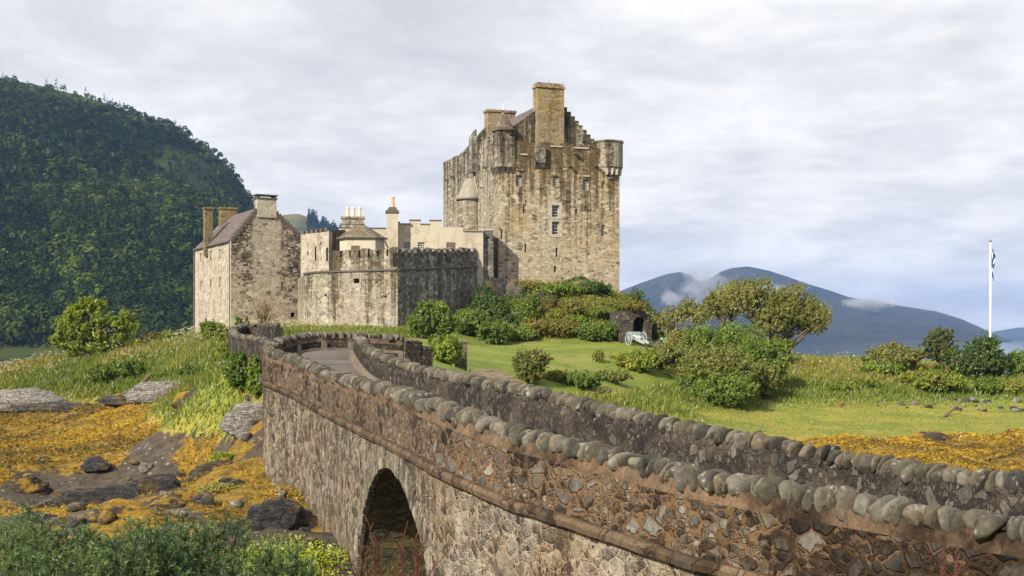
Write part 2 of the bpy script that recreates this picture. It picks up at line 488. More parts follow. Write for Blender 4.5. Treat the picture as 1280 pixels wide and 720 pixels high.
M['parapet'] = stone('parapet_rubble', BR_STONES, (0.15, 0.092, 0.05), 3.2, 1.45, 0.09, patch=(0.14, 0.10, 0.068), patch_amt=0.35, patch_scale=0.8,
                     stain=(0.05, 0.043, 0.038), stain_amt=0.9, stain_scale=(0.7, 0.7, 0.5), stain_cut=(0.54, 0.66), bdist=0.06, rand=0.82, warp=0.05, fine=0.55, small=2.2, small_share=0.62, ragged=0.75, wet=(2.2, 4.4, 0.22))
M['spandrel'] = stone('spandrel_rubble', BR_STONES, (0.30, 0.255, 0.195), 3.7, 1.05, 0.075, patch=(0.24, 0.165, 0.095), patch_amt=0.5, patch_scale=0.6,
                      stain=(0.075, 0.065, 0.055), stain_amt=0.8, stain_scale=(0.55, 0.55, 0.20), wet=(0.5, -4.0, 0.09), stain_cut=(0.53, 0.66), bdist=0.06, rand=1.0, warp=0.06, fine=0.55, small=2.0, small_share=0.6,
                      low=(-6.4, -4.6, (0.10, 0.08, 0.04)), smear=0.65, smear_col=(0.36, 0.315, 0.25))
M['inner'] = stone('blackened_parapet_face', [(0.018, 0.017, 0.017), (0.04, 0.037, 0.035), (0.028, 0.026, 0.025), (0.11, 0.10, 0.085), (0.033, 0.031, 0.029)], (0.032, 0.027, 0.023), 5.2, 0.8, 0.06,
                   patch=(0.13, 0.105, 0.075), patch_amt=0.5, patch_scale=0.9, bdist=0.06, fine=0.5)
M['barrel'] = stone('arch_soffit_stone', [(0.09, 0.085, 0.06), (0.16, 0.145, 0.09), (0.12, 0.105, 0.06)], (0.07, 0.06, 0.035), 2.4, 1.8, 0.06,
                    patch=(0.22, 0.18, 0.05), patch_amt=0.7, patch_scale=0.8, bdist=0.06)
M['string'] = stone('brown_string_stone', [(0.095, 0.067, 0.043), (0.125, 0.088, 0.055), (0.07, 0.052, 0.038)], (0.07, 0.05, 0.035), 1.4, 0.3, 0.02, stain=(0.07, 0.055, 0.045), stain_amt=0.8, stain_scale=(0.9, 0.9, 0.9), bdist=0.03, fine=0.4)
M['bed_mortar'] = stone('orange_mortar_fillet', [(0.115, 0.077, 0.048), (0.095, 0.067, 0.044), (0.13, 0.086, 0.054)], (0.11, 0.075, 0.047), 1.2, 0.5, 0.002, stain=(0.055, 0.048, 0.043), stain_amt=0.95, stain_scale=(0.8, 0.8, 0.8), stain_cut=(0.50, 0.64), bdist=0.015, fine=0.4, wet=(2.4, 4.6, 0.17), streaky=0.0)
M['vouss'] = stone('voussoir_stone', [(0.09, 0.085, 0.075), (0.20, 0.18, 0.145), (0.27, 0.245, 0.20), (0.14, 0.115, 0.085)], (0.22, 0.19, 0.145), 3.6, 0.5, 0.05, stain=(0.07, 0.06, 0.05), stain_amt=0.8, stain_scale=(0.8, 0.8, 0.3), bdist=0.04, fine=0.5)


def cope_mat():
    m, t = new_mat('lichened_cope_stone')
    pos = t.n('ShaderNodeNewGeometry').outputs['Position']
    rn = t.n('ShaderNodeObjectInfo').outputs['Random']
    at = t.n('ShaderNodeAttribute', attribute_name='Col').outputs['Color']
    nz = t.noise(pos, 14.0, 6, 0.68)
    n2 = t.noise(pos, 3.0, 4, 0.6)
    base = t.mix(1.0, at, t.ramp(nz, [(0.25, 0.45), (0.75, 1.35)]), 'MULTIPLY')
    base = t.mix(t.ramp(n2, [(0.46, 0.0), (0.66, 0.6)]), base, (0.095, 0.086, 0.055))          # olive algae
    lm = t.ramp(t.math('ADD', t.noise(t.vmath('ADD', pos, t.n('ShaderNodeCombineXYZ', {0: t.math('MULTIPLY', rn, 9.0)}).outputs[0]), 5.5, 7, 0.72), t.math('MULTIPLY', t.math('SUBTRACT', n2, 0.5), 0.25)), [(0.58, 0.0), (0.64, 0.6)])
    base = t.mix(lm, base, (0.31, 0.30, 0.265))                                                # white lichen
    finish(t, base, 0.9, t.math('ADD', nz, t.math('MULTIPLY', n2, 0.8)), 0.7, 0.03, 0.25)
    return m
M['cope'] = cope_mat()


def asphalt():
    m, t = new_mat('asphalt')
    pos = t.n('ShaderNodeNewGeometry').outputs['Position']
    nz = t.noise(pos, 60.0, 3, 0.7)
    n2 = t.noise(pos, 0.8, 5, 0.6)
    c = t.mix(1.0, t.ramp(n2, [(0.3, (0.095, 0.085, 0.082)), (0.7, (0.135, 0.12, 0.115))]), t.ramp(nz, [(0.3, 0.7), (0.7, 1.3)]), 'MULTIPLY')
    finish(t, c, 0.9, nz, 0.4, 0.01, 0.2)
    return m
M['asphalt'] = asphalt()


def rock_mat(name, a, b, white=0.0, weed=0.0, rough=0.85, streak=(1, 1, 3)):
    m, t = new_mat(name)
    pos = t.n('ShaderNodeNewGeometry').outputs['Position']
    q = t.vmath('MULTIPLY', pos, streak)
    nz = t.noise(q, 2.2, 8, 0.68, 0.4)
    n2 = t.noise(pos, 7.0, 6, 0.7)
    vo = t.n('ShaderNodeTexVoronoi', {'Vector': t.vmath('ADD', q, t.vmath('MULTIPLY', t.n('ShaderNodeTexNoise', {'Vector': pos, 'Scale': 3.0}).outputs[1], (0.4, 0.4, 0.4))), 'Scale': 2.0}, feature='DISTANCE_TO_EDGE').outputs[0]
    cr = t.ramp(t.math('ADD', vo, t.math('MULTIPLY', t.math('SUBTRACT', n2, 0.5), 0.12)), [(0.0, 0.6), (0.05, 1.0)])
    lay = t.noise(t.vmath('MULTIPLY', pos, (streak[0] * 0.7, streak[1] * 0.7, streak[2] * 3.0)), 3.0, 5, 0.7, 0.8)
    cr = t.mix(1.0, cr, t.ramp(lay, [(0.36, 0.45), (0.5, 1.0), (0.66, 1.25)]), 'MULTIPLY')
    c = t.mix(t.ramp(nz, [(0.35, 0.0), (0.65, 1.0)]), a, b)
    c = t.mix(1.0, c, cr, 'MULTIPLY')
    if white:
        c = t.mix(t.ramp(n2, [(0.5, 0.0), (0.62, white)]), c, (0.50, 0.48, 0.43))
    if weed:
        z = t.n('ShaderNodeSeparateXYZ', {0: t.n('ShaderNodeNewGeometry').outputs['Normal']}).outputs[2]
        k = t.math('ADD', t.noise(pos, 1.1, 6, 0.65), t.math('MULTIPLY', z, 0.06))
        c = t.mix(t.ramp(k, [(0.54, 0.0), (0.6, weed)]), c, t.mix(n2, (0.16, 0.09, 0.01), (0.50, 0.30, 0.02)))
    finish(t, c, rough, t.math('ADD', nz, t.math('MULTIPLY', cr, 0.35)), 1.0, 0.22, 0.4)
    return m
M['rock_pale'] = rock_mat('barnacled_rock', (0.11, 0.10, 0.09), (0.32, 0.29, 0.25), 0.7, 0.0)
M['rock_dark'] = rock_mat('wet_slate_rock', (0.012, 0.012, 0.0135), (0.058, 0.057, 0.058), 0.12, 0.25, 0.42)
M['rock_slab'] = rock_mat('grey_slab_rock', (0.05, 0.047, 0.046), (0.095, 0.088, 0.082), 0.06, 0.9, 0.75)
M['rock_weed'] = rock_mat('weedy_rock', (0.05, 0.04, 0.03), (0.10, 0.075, 0.04), 0.0, 1.0, 0.85)
M['rock_mound'] = rock_mat('castle_crag', (0.05, 0.043, 0.036), (0.17, 0.14, 0.11), 0.15, 0.0, 0.9, (1, 1, 1.5))

# ------------------------------------------------------------------ terrain
TP = []
def tp(x, y, z): TP.append((x, y, z))
def tpp(px, py, d):
    v = P(px, py, d)
    TP.append((v.x, v.y, v.z))
for x in (-75, -55, -40, -26, -12):
    tp(x, 28, -5.9); tp(x, 40, -5.6); tp(x, 52, -5.4)
for x in (-75, -55, -40, -28):
    tp(x, 66, -5.3)
for x in (-75, -55): tp(x, 80, -5.2)
for x in (-18,): tp(x, 58, -5.2)
tp(-24, 68, -5.1)
for x in (8, 20, 35, 55, 75):
    tp(x, 30, -5.8); tp(x, 45, -5.5); tp(x, 58, -5.4)
for x in (25, 40, 60, 80): tp(x, 66, -5.3)
for x in (-2, 2): tp(x, 28, -6.6); tp(x, 40, -5.8)
tp(-4, 22, -6.0); tp(-8, 26, -5.8); tp(-5.6, 31, -5.75); tp(-10, 40, -5.05); tp(-12, 35, -5.3); tp(-7.5, 36, -5.3); tp(0, 48, -5.4); tp(5, 54, -5.3)
for x in (-60, -35, -18, -8): tp(x, 15, -4.0); tp(x, 8, -2.6); tp(x, 0, -1.7); tp(x, -12, -1.7)
for x in (0, 5): tp(x, 12, -4.8); tp(x, 6, -3.2)
for x in (0, 10, 25, 60): tp(x, 0, -2.6); tp(x, -12, -2.4)
for x in (14, 25, 50): tp(x, 10, -3.3); tp(x, 18, -5.0)
# island, left
for a in ((0, 512, 86), (0, 503, 88), (0, 463, 102), (50, 514, 85), (50, 500, 88), (50, 470, 95), (50, 453, 102), (150, 516, 82), (150, 503, 85), (150, 470, 91), (150, 443, 98),
          (250, 518, 72), (250, 500, 75), (250, 468, 79), (250, 436, 85), (300, 530, 52), (300, 492, 54), (300, 437, 58), (250, 428, 92), (200, 434, 97), (300, 430, 66),
          (335, 434, 60), (335, 441, 54), (315, 440, 52.7), (300, 438, 55.5), (328, 446, 50.3), (290, 440, 60), (322, 470, 51), (322, 500, 49.5), (318, 530, 48.5), (312, 562, 47), (280, 560, 53), (250, 546, 61)): tpp(*a)
tp(-56, 95, -5.8); tp(-60, 108, -7.8); tp(-45, 112, -5); tp(-45, 130, -8.5); tp(-34, 112, -1.6); tp(-36, 128, -6.5); tp(-27, 112, 0.7); tp(-27, 126, -0.5)
for x in (-20, -12): tp(x, 104, 0.9); tp(x, 116, 1.4)
tp(-15, 85, 0.3); tp(-18, 92, 0.5); tp(-12, 64, -0.9); tp(-9, 56, -1.0); tp(-13, 74, -0.1)
for x, y in ((-5, 52), (-2, 56), (-8, 52)): tp(x, y, -1.15)
tp(-9.3, 98, 0.4); tp(-5, 92, 0.1); tp(-6, 84, -0.2); tp(-8, 72, -0.6); tp(-4, 66, -1.0)
# lawn and its front bank
for a in ((585, 432, 95), (640, 430, 97), (700, 430, 97), (800, 431, 98), (600, 445, 80), (700, 447, 82), (780, 446, 86), (585, 466, 60), (640, 468, 66), (750, 466, 73), (800, 452, 81), (640, 497, 59), (760, 497, 67),
          (850, 455, 90), (850, 508, 77), (700, 528, 62), (590, 500, 54)): tpp(*a)
# right ridge and salt marsh
for a in ((900, 455, 92), (1000, 452, 95), (1100, 454, 97), (1280, 456, 98), (1400, 458, 98), (930, 500, 83), (1000, 500, 84), (1100, 502, 85), (1200, 504, 86), (1290, 504, 86), (1400, 506, 86),
          (1000, 478, 88), (1150, 478, 90), (1280, 480, 91), (900, 530, 73), (1000, 532, 73), (1150, 530, 74), (1280, 530, 74), (1400, 530, 74)): tpp(*a)
for x in (18, 35, 50, 70): tp(x, 112, -4.5); tp(x, 128, -8.5)
# castle mound
for a in ((640, 352, 110), (690, 352, 111), (740, 358, 112.5), (775, 362, 114), (640, 395, 104), (700, 395, 104), (760, 392, 105), (600, 428, 98), (660, 428, 99), (740, 428, 99), (615, 380, 107), (795, 385, 110), (812, 428, 100), (570, 415, 96)): tpp(*a)
for x, y in ((2, 118), (8, 122), (0, 126), (6, 130)): tp(x, y, 4.8)
tp(-6, 112, 3.2); tp(-14, 122, 3); tp(14, 120, 3.2); tp(18, 112, 0.5)
for x in (-20, -5, 10): tp(x, 145, -4); tp(x, 160, -9)
for x in (-90, 90):
    for y in (30, 70, 110): tp(x, y, -6.4)
for x in (-90, 0, 90): tp(x, 175, -10)
TPA = np.array(TP)
_d = np.linalg.norm(TPA[:, None, :2] - TPA[None, :, :2], axis=2)
_A = np.block([[-_d - np.eye(len(TPA)) * 0.6, np.ones((len(TPA), 1))], [np.ones((1, len(TPA))), np.zeros((1, 1))]])
_W = np.linalg.solve(_A, np.concatenate([TPA[:, 2], [0]]))


GX, GY, GS = -102.0, -16.0, 0.5
def _grid():
    """the interpolated relief on a half-metre grid, softened so that no survey point shows as a spike"""
    xs, ys = np.arange(GX, 102.1, GS), np.arange(GY, 182.1, GS)
    X, Y = np.meshgrid(xs, ys)
    xf, yf = X.ravel(), Y.ravel()
    out = np.zeros(xf.size)
    for i in range(0, xf.size, 20000):
        d = np.hypot(xf[i:i + 20000, None] - TPA[None, :, 0], yf[i:i + 20000, None] - TPA[None, :, 1])
        out[i:i + 20000] = -d @ _W[:-1] + _W[-1]
    Z = out.reshape(X.shape)
    k = np.exp(-0.5 * (np.arange(-9, 10) * GS / 1.5) ** 2)
    k /= k.sum()
    P_ = np.pad(Z, 9, mode='edge')
    P_ = sum(k[i] * P_[:, i:P_.shape[1] - 18 + i] for i in range(19))
    return sum(k[i] * P_[i:P_.shape[0] - 18 + i, :] for i in range(19))
GZ = _grid()


def Hbase(x, y):
    x, y = np.atleast_1d(np.asarray(x, float)), np.atleast_1d(np.asarray(y, float))
    u = np.clip((x - GX) / GS, 0, GZ.shape[1] - 1.001)
    v = np.clip((y - GY) / GS, 0, GZ.shape[0] - 1.001)
    i, j = u.astype(int), v.astype(int)
    a, b = u - i, v - j
    return (GZ[j, i] * (1 - a) + GZ[j, i + 1] * a) * (1 - b) + (GZ[j + 1, i] * (1 - a) + GZ[j + 1, i + 1] * a) * b


def masks(x, y, z):
    """how far each ground kind reaches: seaweed, grass, lawn, crag"""
    n = fbm(x * 0.11, y * 0.11, 3.3) * 6
    px = x / np.maximum(y, 1) * F + 640
    edge_l = np.interp(px, [-400, 0, 150, 250, 300, 340, 420], [87, 86.5, 84, 73, 52, 48.5, 46])
    edge_r = np.interp(px, [480, 600, 700, 850, 1000, 1280, 1700], [54, 56, 56, 62, 64.5, 66.5, 66.5])
    edge = np.where(px < 450, edge_l, edge_r)
    grass = sstep(-1.0, 1.0, y + n * np.where(px < 450, 0.2, 0.45) - edge) * sstep(-7.0, -6.3, z)
    grass = np.maximum(grass, sstep(-4.5, -4.05, z + n * 0.03) * sstep(48, 51, y))
    near = 1 - sstep(13, 19, y + n * 0.4)
    grass = np.maximum(grass, near)
    wl = sstep(52, 58, y + n * 0.9) * (0.5 + 0.5 * sstep(-0.36, -0.18, fbm(x * 0.22, y * 0.30, 18.8)))
    patch = sstep(-0.08, 0.14, fbm(x * 0.30, y * 0.36, 8.8)) * sstep(26, 34, y) * 0.9
    weed = np.where(px < 450, np.maximum(wl, patch), sstep(30, 42, y + n)) * (1 - grass)
    lawn = sstep(-3.4, -2.4, z + n * 0.1) * sstep(0.2, 1.2, x + 6.5 + (y - 60) * 0.06) * sstep(1, -1.5, x - 13 - (y - 80) * 0.12) * (1 - sstep(97, 101, y)) * sstep(52, 56, y)
    crag = sstep(99, 103, y + n * 0.3) * sstep(-5, -1, x) * (1 - sstep(17, 20, x))
    return weed, grass, lawn, crag


def Hfull(x, y):
    z = Hbase(x, y)
    x, y = np.asarray(x, float), np.asarray(y, float)
    weed, grass, lawn, crag = masks(x, y, z)
    hump = np.clip(fbm(x * 0.28, y * 0.28, 1.1), -0.35, 1)
    z = z + weed * (0.95 * hump + 0.26 * fbm(x * 1.1, y * 1.1, 2.2, 3)) + (1 - weed) * (1 - grass) * (0.30 * fbm(x * 0.5, y * 0.5, 5.5) + 0.10 * fbm(x * 1.7, y * 1.7, 4.5, 2))
    z = z + grass * (1 - lawn) * 0.30 * fbm(x * 0.35, y * 0.35, 6.6) + lawn * 0.10 * fbm(x * 0.2, y * 0.2, 2.9) + crag * 0.9 * fbm(x * 0.30, y * 0.30, 9.9)
    return z


def H(x, y): return float(Hfull(np.array([x]), np.array([y]))[0])


def ground_mat():
    m, t = new_mat('shore_and_grass')
    pos = t.n('ShaderNodeNewGeometry').outputs['Position']
    at = t.n('ShaderNodeAttribute', attribute_name='zone').outputs['Color']
    se = t.n('ShaderNodeSeparateColor', {0: at}).outputs
    al = t.n('ShaderNodeAttribute', attribute_name='crag').outputs['Fac']
    n1 = t.noise(pos, 0.35, 6, 0.6)
    n2 = t.noise(pos, 2.2, 6, 0.65)
    n3 = t.noise(pos, 9.0, 5, 0.7)
    mud = t.mix(t.ramp(n2, [(0.35, 0), (0.65, 1)]), (0.034, 0.029, 0.023), (0.088, 0.07, 0.05))
    peb = t.n('ShaderNodeTexVoronoi', {'Vector': pos, 'Scale': 3.2, 'Randomness': 1.0})
    pc = t.ramp(t.n('ShaderNodeSeparateXYZ', {0: peb.outputs['Color']}).outputs[0], [(0.55, 0.0), (0.75, 0.7), (0.95, 1.0)])
    pm = t.math('MULTIPLY', pc, t.ramp(peb.outputs['Distance'], [(0.18, 1.0), (0.30, 0.0)]))
    mud = t.mix(pm, mud, t.mix(n3, (0.10, 0.095, 0.09), (0.32, 0.29, 0.26)))
    weed = t.ramp(t.math('ADD', t.math('MULTIPLY', n2, 0.55), t.math('MULTIPLY', n3, 0.45)), [(0.36, (0.045, 0.032, 0.012)), (0.46, (0.12, 0.08, 0.014)), (0.56, (0.23, 0.14, 0.014)), (0.68, (0.34, 0.21, 0.016))])
    gr = t.ramp(t.math('ADD', t.math('MULTIPLY', n1, 0.5), t.math('MULTIPLY', n2, 0.5)), [(0.36, (0.11, 0.15, 0.022)), (0.48, (0.18, 0.20, 0.030)), (0.56, (0.25, 0.22, 0.040)), (0.66, (0.27, 0.17, 0.04))])
    gr = t.mix(1.0, gr, t.ramp(n3, [(0.3, 0.65), (0.7, 1.25)]), 'MULTIPLY')
    lw = t.ramp(t.math('ADD', t.math('MULTIPLY', n1, 0.65), t.math('MULTIPLY', n2, 0.35)), [(0.36, (0.095, 0.135, 0.018)), (0.48, (0.135, 0.175, 0.025)), (0.56, (0.18, 0.20, 0.035)), (0.64, (0.22, 0.18, 0.075))])
    lw = t.mix(1.0, lw, t.ramp(n3, [(0.3, 0.85), (0.7, 1.12)]), 'MULTIPLY')
    cg = t.mix(t.ramp(n2, [(0.42, 0), (0.58, 1)]), t.mix(n3, (0.05, 0.042, 0.033), (0.17, 0.14, 0.10)), t.mix(n3, (0.08, 0.11, 0.02), (0.22, 0.19, 0.03)))
    wm = t.ramp(t.math('ADD', se[0], t.math('MULTIPLY', t.math('SUBTRACT', n2, 0.5), 0.9)), [(0.40, 0), (0.52, 1)])
    gm = t.ramp(t.math('ADD', se[1], t.math('MULTIPLY', t.math('SUBTRACT', n2, 0.5), 0.6)), [(0.42, 0), (0.56, 1)])
    lm = t.ramp(t.math('ADD', se[2], t.math('MULTIPLY', t.math('SUBTRACT', n2, 0.5), 0.4)), [(0.40, 0), (0.60, 1)])
    c = t.mix(wm, mud, weed)
    c = t.mix(gm, c, gr)
    c = t.mix(lm, c, lw)
    c = t.mix(al, c, cg)
    finish(t, c, 0.9, t.math('ADD', t.math('MULTIPLY', n2, 0.7), t.math('MULTIPLY', n3, 0.5)), 0.8, 0.12, 0.25)
    return m


def build_ground():
    ys = np.concatenate([np.arange(-12, 20, 1.0), np.arange(20, 112, 0.45), np.arange(112, 178, 1.5)])
    xs = np.concatenate([np.arange(-95, -52, 2.0), np.arange(-52, 56, 0.5), np.arange(56, 96, 2.0)])
    X, Y = np.meshgrid(xs, ys)
    Z = Hfull(X, Y)
    nx, ny = len(xs), len(ys)
    idx = np.arange(nx * ny).reshape(ny, nx)
    fa = np.stack([idx[:-1, :-1], idx[:-1, 1:], idx[1:, 1:], idx[1:, :-1]], -1).reshape(-1, 4)
    o = np_mesh('ground', np.stack([X, Y, Z], -1).reshape(-1, 3), fa, ground_mat(), smooth=True)
    w, g, l, c = masks(X, Y, Hbase(X, Y))
    a = o.data.attributes.new('zone', 'FLOAT_COLOR', 'POINT')
    c4 = np.stack([w, g, l, np.ones_like(w)], -1).astype(np.float32)
    a.data.foreach_set('color', c4.ravel())
    a = o.data.attributes.new('crag', 'FLOAT', 'POINT')
    a.data.foreach_set('value', c.astype(np.float32).ravel())
    tag(o, 'tidal shore, grassy island banks and lawn', 'ground', kind='structure')
build_ground()


def build_water():
    m, t = new_mat('loch_water')
    pos = t.n('ShaderNodeNewGeometry').outputs['Position']
    nz = t.noise(t.vmath('MULTIPLY', pos, (0.25, 0.9, 1)), 0.8, 5, 0.6)
    finish(t, (0.02, 0.028, 0.036), 0.06, nz, 0.08, 0.1, 0.5)
    mb = MB()
    mb.quad((-9000, -60, -7.0), (9000, -60, -7.0), (9000, 9500, -7.0), (-9000, 9500, -7.0))
    tag(mb.build('water', m), 'calm grey sea loch', 'water', kind='structure')
build_water()


# ------------------------------------------------------------------ hills
def hill_mat(name, a, b, c, scale):
    m, t = new_mat(name)
    pos = t.n('ShaderNodeNewGeometry').outputs['Position']
    n1 = t.noise(pos, scale, 8, 0.62)
    n2 = t.noise(pos, scale * 6, 6, 0.65)
    k = t.math('ADD', t.math('MULTIPLY', n1, 0.6), t.math('MULTIPLY', n2, 0.4))
    finish(t, t.ramp(k, [(0.38, a), (0.5, b), (0.62, c)]), 0.95, n2, 0.6, 3.0, 0.1)
    return m


def ridge(name, label, prof, d_foot, d_ridge, d_back, mat, n_px, n_d, rough, pxr, ex=1.0, gully=0.0):
    """a hill whose skyline follows prof (px, py) at d_ridge, falling to the loch in front and behind"""
    px = np.linspace(pxr[0], pxr[1], n_px)
    top = np.interp(px, [p[0] for p in prof], [p[1] for p in prof])
    zr = (HZ - top) / F * d_ridge
    dd = np.concatenate([np.linspace(d_foot, d_ridge, n_d), np.linspace(d_ridge, d_back, n_d // 3)[1:]])
    PXg, D = np.meshgrid(px, dd)
    X = (PXg - 640) / F * D
    tfr = np.where(D <= d_ridge, (D - d_foot) / (d_ridge - d_foot), 1 - (D - d_ridge) / (d_back - d_ridge) * 0.8)
    s = np.clip(tfr, 0, 1) ** ex
    Z = -7.5 + (zr[None, :] + 7.5) * s
    am = np.clip(4 * tfr * (1 - tfr), 0, 1) * np.maximum(zr[None, :], 5) * rough
    sc = 6.0 / (d_ridge - d_foot)
    Z = Z + am * fbm(X * sc, D * sc * 0.7, 4.2, 5)
    if gully: Z = Z - am * gully * (1 - np.abs(fbm(X * sc * 2.2, D * sc * 0.55, 2.7, 4)) * 2.2).clip(0, 1) ** 2
    idx = np.arange(X.size).reshape(X.shape)
    fa = np.stack([idx[:-1, :-1], idx[:-1, 1:], idx[1:, 1:], idx[1:, :-1]], -1).reshape(-1, 4)
    o = np_mesh(name, np.stack([X, D, Z], -1).reshape(-1, 3), fa, mat, smooth=True)
    tag(o, label, 'hill', kind='structure')
    return lambda q, e: ((q - 640) / F * e, e, np.array([float(Z[np.abs(dd - ee).argmin(), np.abs(px - qq).argmin()]) for qq, ee in zip(q, e)]))


hillprof = [(-500, 60), (-200, 78), (0, 97), (50, 107), (110, 122), (170, 142), (205, 152), (225, 163), (245, 178), (270, 194), (290, 212), (303, 230), (314, 248), (322, 264), (335, 300), (350, 340), (370, 395), (390, 432)]
hill_at = ridge('hill', 'steep dark wooded hill across the loch', hillprof, 560, 1250, 1800,
                hill_mat('heath_hillside', (0.026, 0.042, 0.010), (0.046, 0.060, 0.013), (0.055, 0.055, 0.018), 0.008), 120, 90, 0.16, (-500, 392))
prof2 = [(300, 262), (330, 264), (352, 269), (372, 267), (390, 273), (405, 284), (440, 300), (500, 330), (560, 372), (620, 412), (660, 430)]
hill2_at = ridge('hill', 'rounded tawny hilltop behind the castle chimneys', prof2, 1500, 2300, 3000,
                 hill_mat('tawny_hillside', (0.04, 0.06, 0.02), (0.11, 0.10, 0.035), (0.16, 0.12, 0.05), 0.006), 70, 50, 0.08, (300, 662))
mprof = [(560, 430), (700, 400), (775, 364), (800, 354), (835, 342), (850, 340), (862, 343), (875, 353), (884, 350), (900, 340), (915, 335), (935, 333), (960, 338), (985, 346), (1010, 355), (1040, 364), (1060, 371),
         (1090, 376), (1130, 383), (1170, 389), (1200, 398), (1225, 409), (1250, 421), (1275, 431), (1300, 437)]
ridge('mountain', 'long blue mountain across the loch', mprof, 3300, 5000, 6400, hill_mat('far_mountain', (0.008, 0.011, 0.009), (0.022, 0.024, 0.016), (0.05, 0.045, 0.032), 0.0022), 300, 80, 0.20, (560, 1300), 0.9, gully=0.8)
mprof2 = [(1190, 428), (1230, 417), (1262, 411), (1275, 409), (1300, 412), (1380, 400), (1500, 395), (1700, 420)]
ridge('mountain', 'faintest mountain at the right edge', mprof2, 7000, 8600, 9300, bpy.data.materials['far_mountain'], 60, 30, 0.08, (1190, 1700))


def build_forest():
    """a wood that reads as one mass: thousands of crowns of leaf-clump faces on the hillside"""
    n = 15000
    q = rng.uniform(-330, 345, n * 3)
    e = 565 + (1235 - 565) * rng.random(n * 3) ** 0.85
    x, y, z = hill_at(q, e)
    t = (e - 560) / 690
    k = fbm(x * 0.006, y * 0.006, 1.7, 4)
    hx, hy = q - 232, (HZ - z / e * F) - 222
    open_heath = (k > 0.12) & (t > 0.40) | (t > 0.885 + 0.05 * k) | (np.hypot(hx / 42, hy / 34) + k * 0.8 < 0.95)
    keep = (~open_heath | (rng.random(n * 3) < 0.22)) & (z > -5)
    x, y, z, t, k = [a[keep][:n] for a in (x, y, z, t, k)]
    base = np.array([(0.033, 0.050, 0.009), (0.050, 0.073, 0.011), (0.021, 0.038, 0.009), (0.064, 0.086, 0.014), (0.038, 0.056, 0.009)])
    V_, F_, C_, nb = [], [], [], 0
    for lo, hi, L, hs, share in ((0.0, 0.32, 115, 1.2, 0.72), (0.32, 0.62, 80, 1.0, 0.85), (0.62, 1.1, 46, 0.70, 1.0)):
        sel = (t >= lo) & (t < hi) & (rng.random(len(t)) < share)
        xx, yy, zz, kk = x[sel], y[sel], z[sel], k[sel]
        n = len(xx)
        con = rng.random(n) < (0.30 if lo == 0 else 0.10) + 0.35 * (kk < -0.22)
        hgt = np.where(con, rng.uniform(11, 18, n), rng.uniform(5.5, 13, n)) * hs
        wid = np.where(con, hgt * 0.20, hgt * rng.uniform(0.36, 0.52, n))
        pk = fbm(xx * 0.011, yy * 0.011, 7.7, 3)
        tc = base[rng.integers(0, 5, n)] * (1.4 if lo == 0 else 1.15) * ((0.5 + 0.95 * rng.random(n)) * (1 + 1.1 * pk))[:, None]
        tc = np.where(con[:, None], np.array([0.020, 0.042, 0.016]) * (0.75 + 0.6 * rng.random(n))[:, None], tc)
        u = rng.normal(size=(n, L, 3))
        u /= np.linalg.norm(u, axis=2, keepdims=True)
        u[:, :, 2] = np.abs(u[:, :, 2]) * 1.15 - 0.25
        c = u * (0.72 + 0.36 * rng.random((n, L, 1)))
        zt = rng.random((n, L))
        ang = rng.uniform(0, 2 * np.pi, (n, L))
        cone = np.stack([np.cos(ang) * (1 - zt), np.sin(ang) * (1 - zt), zt * 1.9 - 0.9], -1)
        c = np.where(con[:, None, None], cone, c)
        ctr = np.stack([xx + c[:, :, 0].T * wid, yy + c[:, :, 1].T * wid, zz + hgt * 0.5 + c[:, :, 2].T * hgt * 0.5], -1).transpose(1, 0, 2).reshape(-1, 3)
        nrm = (c * np.array([1, 1, 0.9]) + rng.normal(size=c.shape) * 0.25 + np.array([0, 0, 0.25])).reshape(-1, 3)
        size = np.repeat(wid * 2.0 / math.sqrt(L), L) * (0.6 + 0.7 * rng.random(n * L))
        vs, fs = leaf_quads(ctr, nrm, size, 0.8)
        V_.append(vs); F_.append(fs + nb); nb += len(vs)
        C_.append(np.repeat(tc, L, 0) * (0.80 + 0.4 * rng.random(n * L))[:, None])
    o = np_mesh('forest', np.vstack(V_), np.vstack(F_), M['forest'], cols=np.vstack(C_))
    tag(o, 'dense mixed woodland on the hillside', 'wood', kind='stuff')
    # conifers on the second hill
    q = rng.uniform(385, 470, 900)
    e = rng.uniform(1900, 2290, 900)
    x, y, z = hill2_at(q, e)
    n, L = len(x), 40
    hgt = rng.uniform(18, 26, n)
    zt = rng.random((n, L))
    ang = rng.uniform(0, 2 * np.pi, (n, L))
    cone = np.stack([np.cos(ang) * (1 - zt) * hgt[:, None] * 0.2, np.sin(ang) * (1 - zt) * hgt[:, None] * 0.2, zt * hgt[:, None]], -1)
    ctr = (cone + np.stack([x, y, z], -1)[:, None, :]).reshape(-1, 3)
    vs, fs = leaf_quads(ctr, cone.reshape(-1, 3) * [1, 1, 0.1] + [0, 0, 2.0], np.full(n * L, 2.6), 0.8)
    cols = np.tile([0.022, 0.045, 0.022], (n * L, 1)) * (0.8 + 0.5 * rng.random(n * L))[:, None]
    tag(np_mesh('forest', vs, fs, M['forest'], cols=cols), 'spruce plantation on the hilltop behind the castle', 'wood', kind='stuff')


